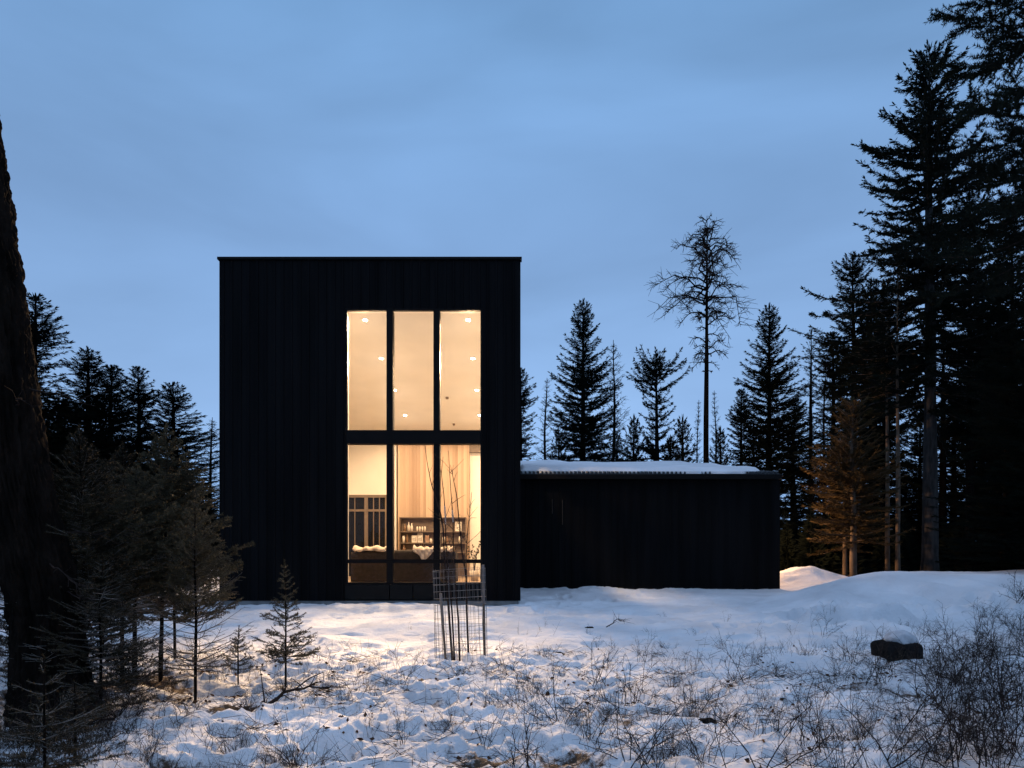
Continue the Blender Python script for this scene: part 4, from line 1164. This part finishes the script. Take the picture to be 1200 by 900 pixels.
for si, s_ in enumerate(stems):
    dd = CD + (.05, -.06, .03, .1, -.1)[si]
    P = np.array([at(a, q, dd) for a, q in s_]); 
    if si < 4: P[0, 2] = float(gz(P[0, 0], dd)) - .08
    tq = np.linspace(0, len(P) - 1, 30)
    P = np.stack([np.interp(tq, np.arange(len(P)), P[:, j]) for j in range(3)], -1)
    P[:, 1] += np.cumsum(rngs.normal(size=30) * .006)
    r0_ = (.017, .014, .015, .013, .009)[si]
    b = MB().tube(P, np.linspace(r0_, .0028, 30), 7, .1, True, si)
    for _ in range(9):
        t_ = int(rngs.uniform(8, 28)); L = rngs.uniform(.08, .34); d_ = rngs.normal(size=3) * np.array([.45, .45, .15]) + np.array([0, 0, .75])
        p = P[t_]; q = p + d_ * L * .5; b.path([p, q, q + (d_ + rngs.normal(size=3) * .2) * L * .5], [.004, .003, .0015], 4)
    so = b.build('stem', M['twig_dark'], yt, True)
    if si in (1, 3):
        z0, z1 = Z(620, dd), Z(592, dd)
        m_ = (P[:, 2] > z0) & (P[:, 2] < z1)
        if m_.sum() > 1: MB().tube(P[m_], np.full(m_.sum(), .0095), 8).build('white_band', M['wrap'], so)

# ------------------------------------------------------------------ rock, stones, fallen branches


def blob(c, sx, sy, sz, seed, n=28, pw=.55, flat=.0, amp=.12):
    u, v = np.meshgrid(np.linspace(0, 2 * math.pi, n, endpoint=False), np.linspace(-math.pi / 2, math.pi / 2, n // 2), indexing='ij')
    sg = lambda a: np.sign(a) * np.abs(a) ** pw
    x = sg(np.cos(v)) * sg(np.cos(u)); y = sg(np.cos(v)) * sg(np.sin(u)); z = sg(np.sin(v))
    q = 1 + amp * vn(x * 2.3 + z * 1.7 + seed, y * 2.3 + z * .9, seed) + amp * .5 * vn(x * 6 + z * 4, y * 6 + seed + z * 3, seed + 1)
    V = np.stack([c[0] + sx * x * q, c[1] + sy * y * q, c[2] + sz * z * q], -1)
    m = n // 2
    i, k = np.meshgrid(np.arange(n), np.arange(m - 1), indexing='ij')
    Q = np.stack([i * m + k, ((i + 1) % n) * m + k, ((i + 1) % n) * m + k + 1, i * m + k + 1], -1).reshape(-1, 4)
    return MB().add(V.reshape(-1, 3), Q)


g_ = ground_at(1051, 770)
rk = thing('boulder', g_, 'dark blocky boulder capped with snow among the shrubs at right', 'boulder')
blob((g_[0], g_[1], g_[2] - .04), .27, .25, .25, 4, 48, .3, amp=.05).build('rock_face', M['rock'], rk)
blob((g_[0] + .05, g_[1], g_[2] +   .22), .20, .21, .125, 6, 32, .95, amp=.12).build('snow_cap', M['shaded_snow'], rk, True)
for (px, py, s_, lb) in ((652, 764, .11, 'small dark stone on the snow right of the wire cage'), (830, 843, .07, 'little dark stone in the snow right of centre'), (690, 737, .07, 'pebble-like stone on the smooth snow before the wing')):
    g_ = ground_at(px, py); tag(blob((g_[0], g_[1], g_[2] + s_ * .15), s_, s_ * .8, s_ * .45, int(px), 20, .8, amp=.3).build('stone', M['rock'], None), lb, 'stone', 'stones in the snow')


def fallen(px0, py0, px1, py1, label, seed, r=.014):
    rg = np.random.default_rng(seed)
    A_, B_ = ground_at(px0, py0), ground_at(px1, py1); n = 9; t = np.linspace(0, 1, n)
    P = A_ + (B_ - A_) * t[:, None]; P[:, :2] += rg.normal(size=(n, 2)) * .03; P[:, 2] = gz(P[:, 0], P[:, 1]) + .03 + .05 * np.sin(t * 3.1)
    b = MB().path(P, np.linspace(r, r * .3, n), 6)
    for _ in range(16):
        k = int(rg.uniform(1, n)); d_ = (B_ - A_) / np.linalg.norm(B_ - A_) * .5 + rg.normal(size=3) * np.array([.5, .5, .35]) + Zax * .2; L = rg.uniform(.1, .35)
        b.path([P[k], P[k] + d_ * L * .5, P[k] + d_ * L + Zax * rg.normal() * .03], [r * .4, r * .3, r * .15], 4)
    tag(b.build('fallen_branch', M['twig_dark'], None), label, 'branch', 'fallen branches on the snow')


fallen(300, 835, 385, 820, 'fallen dark branch on the snow right of the lone small sapling', 1, .02)
fallen(712, 736, 732, 731, 'thin fallen twig on the smooth snow before the wing', 5, .010)
fallen(40, 880, 150, 850, 'fallen branch before the big leaning trunk', 6, .018)


# ------------------------------------------------------------------ shrubs
def shrub(seed, h, spread, nst, order, r=.0055, arch=.3, tang=0.):
    rg = np.random.default_rng(seed); b = MB()

    def grow(p, d, L, r_, lev):
        n = 5 if lev == 0 else 3
        P = [p]; dd = d / np.linalg.norm(d)
        for k in range(n):
            dd = dd + rg.normal(size=3) * (.16 + .12 * lev + tang) - Zax * arch * .14 * (k / n) + Zax * .03
            dd /= np.linalg.norm(dd); P.append(P[-1] + dd * L / n)
        P = np.array(P); rr = np.linspace(r_, r_ * .45, n + 1)
        b.path(P, rr, 4 if lev == 0 else 3)
        if lev < order:
            for _ in range(int(rg.integers(4, 9) if lev == 0 else rg.integers(2, 6))):
                t = rg.uniform(.25, 1) * n; k = min(int(t), n - 1); q = P[k] + (P[k + 1] - P[k]) * (t - k)
                nd = dd * .7 + rg.normal(size=3) * .6 + Zax * .2
                grow(q, nd, L * rg.uniform(.25, .5), r_ * .55, lev + 1)

    for _ in range(nst):
        a = rg.uniform(0, 6.28); s_ = rg.random() ** .7 * spread
        p = np.array([rg.normal() * .05 * spread * 2, rg.normal() * .05 * spread * 2, -.06])
        grow(p, np.array([math.cos(a) * s_, math.sin(a) * s_, 1.]), h * rg.uniform(.55, 1.1), r * rg.uniform(.7, 1.2), 0)
    return b


KINDS = {
    'arching': ('shrub of long arching bare stems', [(51, .85, 1.3, 8, 2, .0065, .8), (52, .9, 1.5, 6, 2, .0065, 1.0)]),
    'upright': ('upright bare shrub with thin stems', [(53, .75, .35, 7, 2, .005, .1), (54, .65, .45, 9, 2, .0045, .1)]),
    'low': ('low spreading bare shrub', [(55, .42, 1.4, 12, 2, .004, .4), (56, .38, 1.2, 14, 2, .004, .4)]),
    'dense': ('dense tangled dark shrub', [(57, .85, 1.0, 22, 2, .005, .5, .08), (58, .75, 1.1, 20, 2, .005, .5, .1)]),
    'sparse': ('sparse tuft of few bare twigs', [(59, .5, .6, 3, 2, .0045, .2), (60, .45, .8, 4, 1, .0045, .3)]),
}
SH = {}
for kd, (_, vs) in KINDS.items():
    SH[kd] = []
    for a in vs:
        t0 = bpy.data.objects.new('tmp', None)
        o = shrub(*a).build('shrub', M['twig_dark'] if kd != 'sparse' else M['twig'], t0)
        o.parent = None; bpy.data.objects.remove(t0); COL.objects.unlink(o)
        SH[kd].append(o)
REC = []


def put(kd, px, py, s=1.0, v=None):
    s *= (.58 if py < 850 else .64) if px < 1080 else (.58 if py < 780 else .74)
    g_ = ground_at(px, py)
    src = SH[kd][PY.randrange(2) if v is None else v]
    o = src.copy(); COL.objects.link(o)
    o.location = [float(q) for q in g_]; o.rotation_euler = (PY.uniform(-.12, .12), PY.uniform(-.12, .12), PY.uniform(0, 6.28))
    o.scale = (s * PY.uniform(.9, 1.1),) * 2 + (s * PY.uniform(.85, 1.1),)
    REC.append((kd, px, py, o))


# the ones the eye can pick out
for a in [('arching', 745, 818, 1.15), ('arching', 700, 800, .95), ('upright', 812, 828, 1.15), ('upright', 790, 800, .9), ('arching', 755, 775, .8), ('low', 780, 760, .9),
          ('arching', 865, 800, 1.0), ('upright', 885, 775, .8), ('arching', 1030, 800, 1.25), ('dense', 985, 790, .75), ('arching', 1000, 775, .9), ('low', 945, 765, .9),
          ('dense', 1010, 862, .8), ('arching', 1040, 895, 1.2), ('upright', 985, 905, 1.1), ('arching', 960, 880, 1.0), ('upright', 1060, 860, .9), ('arching', 1085, 830, 1.0),
          ('dense', 1130, 800, 1.1), ('dense', 1165, 770, 1.2), ('dense', 1195, 820, 1.2), ('dense', 1150, 855, 1.1), ('dense', 1190, 890, 1.2), ('arching', 1120, 900, 1.2), ('dense', 1100, 880, .8),
          ('dense', 1185, 735, 1.2), ('arching', 1150, 745, 1.3), ('arching', 1105, 770, 1.1), ('dense', 1215, 760, 1.3), ('dense', 1090, 745, .7), ('arching', 1195, 712, 1.3),
          ('low', 540, 800, 1.1), ('low', 500, 785, 1.0), ('dense', 575, 830, .55), ('low', 590, 790, 1.0), ('arching', 470, 815, .8), ('upright', 500, 770, .6), ('upright', 558, 785, .55),
          ('low', 610, 800, 1.1), ('dense', 625, 820, .6), ('upright', 660, 790, .7), ('low', 640, 770, .9), ('arching', 660, 850, .9), ('upright', 690, 870, 1.0), ('arching', 620, 905, 1.0),
          ('upright', 570, 870, .9), ('low', 520, 850, 1.0), ('low', 440, 860, 1.0), ('dense', 400, 830, .5), ('low', 380, 805, .9), ('upright', 440, 800, .6), ('low', 330, 815, .9), ('dense', 290, 840, .5),
          ('arching', 350, 880, .8), ('dense', 270, 880, .6), ('low', 210, 850, 1.0), ('dense', 160, 840, .6), ('arching', 115, 835, 1.0), ('dense', 1120, 830, 1.0), ('dense', 1175, 800, 1.1), ('dense', 1145, 775, 1.0), ('dense', 1185, 850, 1.1), ('dense', 1130, 870, .9), ('dense', 1160, 900, 1.0), ('dense', 1200, 770, 1.2), ('dense', 1165, 730, 1.0), ('dense', 1195, 700, 1.2), ('dense', 1110, 800, .8), ('dense', 60, 860, .8), ('dense', 100, 860, 1.0), ('dense', 75, 880, 1.0), ('dense', 40, 840, 1.0), ('dense', 130, 865, .8), ('low', 150, 870, 1.2), ('dense', 5, 860, 1.0), ('dense', 110, 890, .8), ('dense', 20, 890, .9), ('dense', 175, 895, .6),
          ('low', 195, 815, 1.1), ('low', 250, 800, .9), ('upright', 130, 800, .9), ('arching', 20, 800, .9),
          ('arching', 740, 895, 1.1), ('dense', 790, 880, .6), ('arching', 830, 890, 1.0), ('upright', 770, 900, 1.1), ('low', 860, 850, 1.0), ('upright', 910, 860, .9), ('arching', 890, 905, 1.1), ('low', 720, 835, 1.0),
          ('upright', 845, 760, .5), ('sparse', 815, 745, .8), ('sparse', 890, 745, .9), ('low', 905, 790, .9), ('upright', 935, 830, .8), ('sparse', 930, 745, .9), ('arching', 965, 745, .8), ('low', 1060, 735, .9),
          ('sparse', 640, 735, .6), ('sparse', 780, 722, .7), ('sparse', 850, 728, .8), ('upright', 700, 752, .5), ('sparse', 560, 745, .5), ('sparse', 480, 740, .5), ('sparse', 380, 775, .6), ('sparse', 460, 765, .7), ('sparse', 600, 770, .8), ('sparse', 720, 760, .8), ('sparse', 690, 745, .7), ('sparse', 975, 722, .8), ('sparse', 290, 775, .7), ('sparse', 425, 790, .7), ('sparse', 760, 740, .6)]:
    put(*a)
rg = np.random.default_rng(19)
for _ in range(36):
    px = rg.uniform(150, 1190); py = rg.uniform(775, 915)
    put(['sparse', 'upright', 'low', 'arching'][int(rg.integers(0, 4))], px, py, rg.uniform(.45, .85))


def zone(px, py):
    if px > 1085: return 'at the right edge beyond the boulder' if py < 800 else 'in the bottom right corner'
    if px > 930: return 'beside the snow-capped boulder' if py < 815 else 'in the snow below the boulder'
    if px > 700: return 'before the black wing' if py < 800 else 'in the foreground below the black wing'
    if px > 590: return 'right of the wire cage' if py < 815 else 'in the foreground right of the wire cage'
    if px > 460: return 'at the foot of the wire cage' if py < 815 else 'in the foreground below the wire cage'
    if px > 270: return 'by the lone small sapling' if py < 835 else 'in the foreground below the lone sapling'
    return 'under the left saplings' if py < 835 else 'in the bottom left corner'


ORD = ['nearest', 'second nearest', 'third nearest', 'fourth nearest', 'fifth nearest', 'sixth nearest', 'seventh nearest', 'eighth nearest', 'ninth nearest', 'tenth nearest', 'eleventh nearest', 'twelfth nearest']
grp = {}
for r_ in REC: grp.setdefault((r_[0], zone(r_[1], r_[2])), []).append(r_)
for (kd, zn), lst in grp.items():
    lst.sort(key=lambda q: -q[2])
    for j, (_, px, py, o) in enumerate(lst):
        if len(lst) == 1: lb = f'{KINDS[kd][0]} {zn}'
        elif j == len(lst) - 1: lb = f'farthest {KINDS[kd][0]} {zn}'
        else: lb = f'{ORD[j]} {KINDS[kd][0]} {zn}'
        tag(o, lb, 'shrub', 'bare shrubs poking through the snow')

# ------------------------------------------------------------------ ground stuff
rg = np.random.default_rng(23)
n = 17000
px = rg.uniform(-8.5, 12, n); py = rg.uniform(4.6, 12.2, n)
keep = (rn(px / .8, py / .7, 31) * .6 + rn(px / 2.5, py / 2.1, 33) * .4 + rg.random(n) * .45 > .30) & (rg.random(n) < .10 + .90 * sstep(11.4, 9.2, py + .6 * rn(px, py, 5)))
px, py = px[keep], py[keep]; n = len(px); pz = gz(px, py)
P = np.stack([px, py, pz - .02], -1)
D = np.stack([rg.normal(size=n) * .45, rg.normal(size=n) * .45, np.ones(n)], -1)
h = rg.uniform(.04, .24, n)
mid = P + D * (h * .55)[:, None]; D2 = D + rg.normal(size=(n, 3)) * .4; tip = mid + D2 * (h * .5)[:, None]
b = MB(); b.segs(P, mid, .0020, .0015); b.segs(mid, tip, .0015, .0007)
q = P + D * (h * .35)[:, None]; D3 = D + rg.normal(size=(n, 3)) * .7; b.segs(q, q + D3 * (h * .3)[:, None], .0012, .0006)
D3 = D + rg.normal(size=(n, 3)) * .8; b.segs(mid, mid + D3 * (h * .25)[:, None], .0012, .0006)
tag(b.build('dry_stalks', M['grass'], None), 'thin dry stalks and grass standing in the foreground snow', 'dry grass', kind='stuff')
n = 9000
px = rg.uniform(-8.5, 9, n); py = rg.uniform(4.6, 11.5, n)
dens = .25 + .6 * sstep(-1.5, -4, px) + .15 * sstep(3, 6, px)
keep = (rn(px / .7, py / .6, 41) + rg.random(n) * .5 > .30) & (rg.random(n) < dens) & (rg.random(n) < sstep(11.2, 8.4, py))
px, py = px[keep], py[keep]; n = len(px)
P = np.stack([px, py, gz(px, py) + .012], -1)
D = np.stack([rg.normal(size=n), rg.normal(size=n), rg.normal(size=n) * .35 + .15], -1)
b = MB().kites(P, D, rg.uniform(.025, .07, n), rg.uniform(.008, .020, n), rg.random(n) * 3.14)
tag(b.build('leaf_litter', M['leaf'], None), 'curled brown dead leaves scattered over the foreground snow', 'dead leaves', kind='stuff')

n = 15000
px = rg.uniform(-8.5, 10, n); py = rg.uniform(4.6, 11.8, n)
keep = (rn(px / .6, py / .5, 43) + rg.random(n) * .45 > .36) & (rg.random(n) < sstep(11.6, 8.8, py))
px, py = px[keep], py[keep]; n = len(px)
P = np.stack([px, py, gz(px, py) + .006], -1); a = rg.random(n) * 6.28; ln = rg.uniform(.05, .28, n)
Q1 = P + np.stack([np.cos(a) * ln, np.sin(a) * ln, rg.random(n) * .5 * ln], -1)
b = MB(); b.segs(P, Q1, .003, .0014); m_ = (P + Q1) / 2; D = np.stack([np.cos(a + .7), np.sin(a + .7), rg.random(n) * .6], -1); b.segs(m_, m_ + D * (ln * .4)[:, None], .0018, .001)
tag(b.build('twig_litter', M['twig_dark'], None), 'small broken twigs lying over the foreground snow', 'twig litter', kind='stuff')

# ------------------------------------------------------------------ sky, sun, camera
world = bpy.data.worlds.new('World'); sc.world = world; world.use_nodes = True
nt = world.node_tree; N = nt.nodes; L = nt.links
bg = N['Background']
SUN_EL, SUN_ROT = math.radians(-1.5), math.radians(180)
sky = N.new('ShaderNodeTexSky'); sky.sky_type = 'NISHITA'; sky.sun_disc = False
sky.sun_elevation = SUN_EL; sky.sun_rotation = SUN_ROT
sky.air_density = 1.2; sky.dust_density = .6; sky.ozone_density = 3.0
# dusk overcast: the physical sky seen through a thin bluish cloud sheet
tc = N.new('ShaderNodeTexCoord'); sp = N.new('ShaderNodeSeparateXYZ'); L.new(tc.outputs['Generated'], sp.inputs[0])
cr = N.new('ShaderNodeValToRGB'); L.new(sp.outputs['Z'], cr.inputs['Fac'])
el = cr.color_ramp.elements
el[0].position = 0.0; el[0].color = (0.255, 0.455, 0.820, 1)
el[1].position = 1.0; el[1].color = (0.51, 0.68, 1.03, 1)
for p_, c_ in ((.18, (0.305, 0.502, 0.840, 1)), (.40, (0.248, 0.435, 0.765, 1)), (.60, (0.186, 0.364, 0.655, 1)), (.66, (0.185, 0.36, 0.66, 1)), (.80, (0.45, 0.61, 0.95, 1))):
    e_ = el.new(p_); e_.color = c_
mp = N.new('ShaderNodeMapping'); mp.inputs['Scale'].default_value = (1.6, 1.6, 5.0); mp.inputs['Rotation'].default_value = (0, .12, .4)
L.new(tc.outputs['Generated'], mp.inputs['Vector'])
cn = N.new('ShaderNodeTexNoise'); cn.inputs['Scale'].default_value = 1.15; cn.inputs['Detail'].default_value = 7; cn.inputs['Roughness'].default_value = .45
cn.inputs['Distortion'].default_value = .4
L.new(mp.outputs['Vector'], cn.inputs['Vector'])
mr = N.new('ShaderNodeMapRange'); mr.inputs['From Min'].default_value = .3; mr.inputs['From Max'].default_value = .7
mr.inputs['To Min'].default_value = .82; mr.inputs['To Max'].default_value = 1.2; L.new(cn.outputs['Fac'], mr.inputs['Value'])
vs = N.new('ShaderNodeVectorMath'); vs.operation = 'SCALE'; L.new(cr.outputs['Color'], vs.inputs[0]); L.new(mr.outputs[0], vs.inputs['Scale'])
gain = N.new('ShaderNodeVectorMath'); gain.operation = 'SCALE'; gain.inputs['Scale'].default_value = 8.0; L.new(vs.outputs[0], gain.inputs[0])
mx = N.new('ShaderNodeMix'); mx.data_type = 'RGBA'; mx.inputs['Factor'].default_value = 0.92
L.new(sky.outputs[0], mx.inputs['A']); L.new(gain.outputs[0], mx.inputs['B']); L.new(mx.outputs['Result'], bg.inputs['Color'])
bg.inputs['Strength'].default_value = 0.125
sun = bpy.data.lights.new('sun', 'SUN'); sun.energy = 0.02; sun.angle = math.radians(40); sun.color = (.75, .85, 1)
so = bpy.data.objects.new('sun', sun); COL.objects.link(so); so.rotation_euler = (math.radians(70), 0, 0)

cam = bpy.data.cameras.new('camera'); co = bpy.data.objects.new('camera', cam); COL.objects.link(co)
co.location = (0, 0, EYE); co.rotation_euler = (math.pi / 2, 0, 0)
cam.sensor_width = 36; cam.lens = F / 1200 * 36; cam.shift_y = (660 - 450) / 1200
cam.clip_start = .1; cam.clip_end = 3000
sc.camera = co
sc.view_settings.view_transform = 'Standard'; sc.view_settings.look = 'None'; sc.view_settings.gamma = 1
sc.view_settings.exposure = 0; sc.view_settings.use_curve_mapping = False
sc.render.engine = 'CYCLES'
sc.cycles.max_bounces = 7; sc.cycles.diffuse_bounces = 5; sc.cycles.glossy_bounces = 3; sc.cycles.transparent_max_bounces = 8
sc.cycles.sample_clamp_indirect = 4
sc.cycles.use_denoising = True
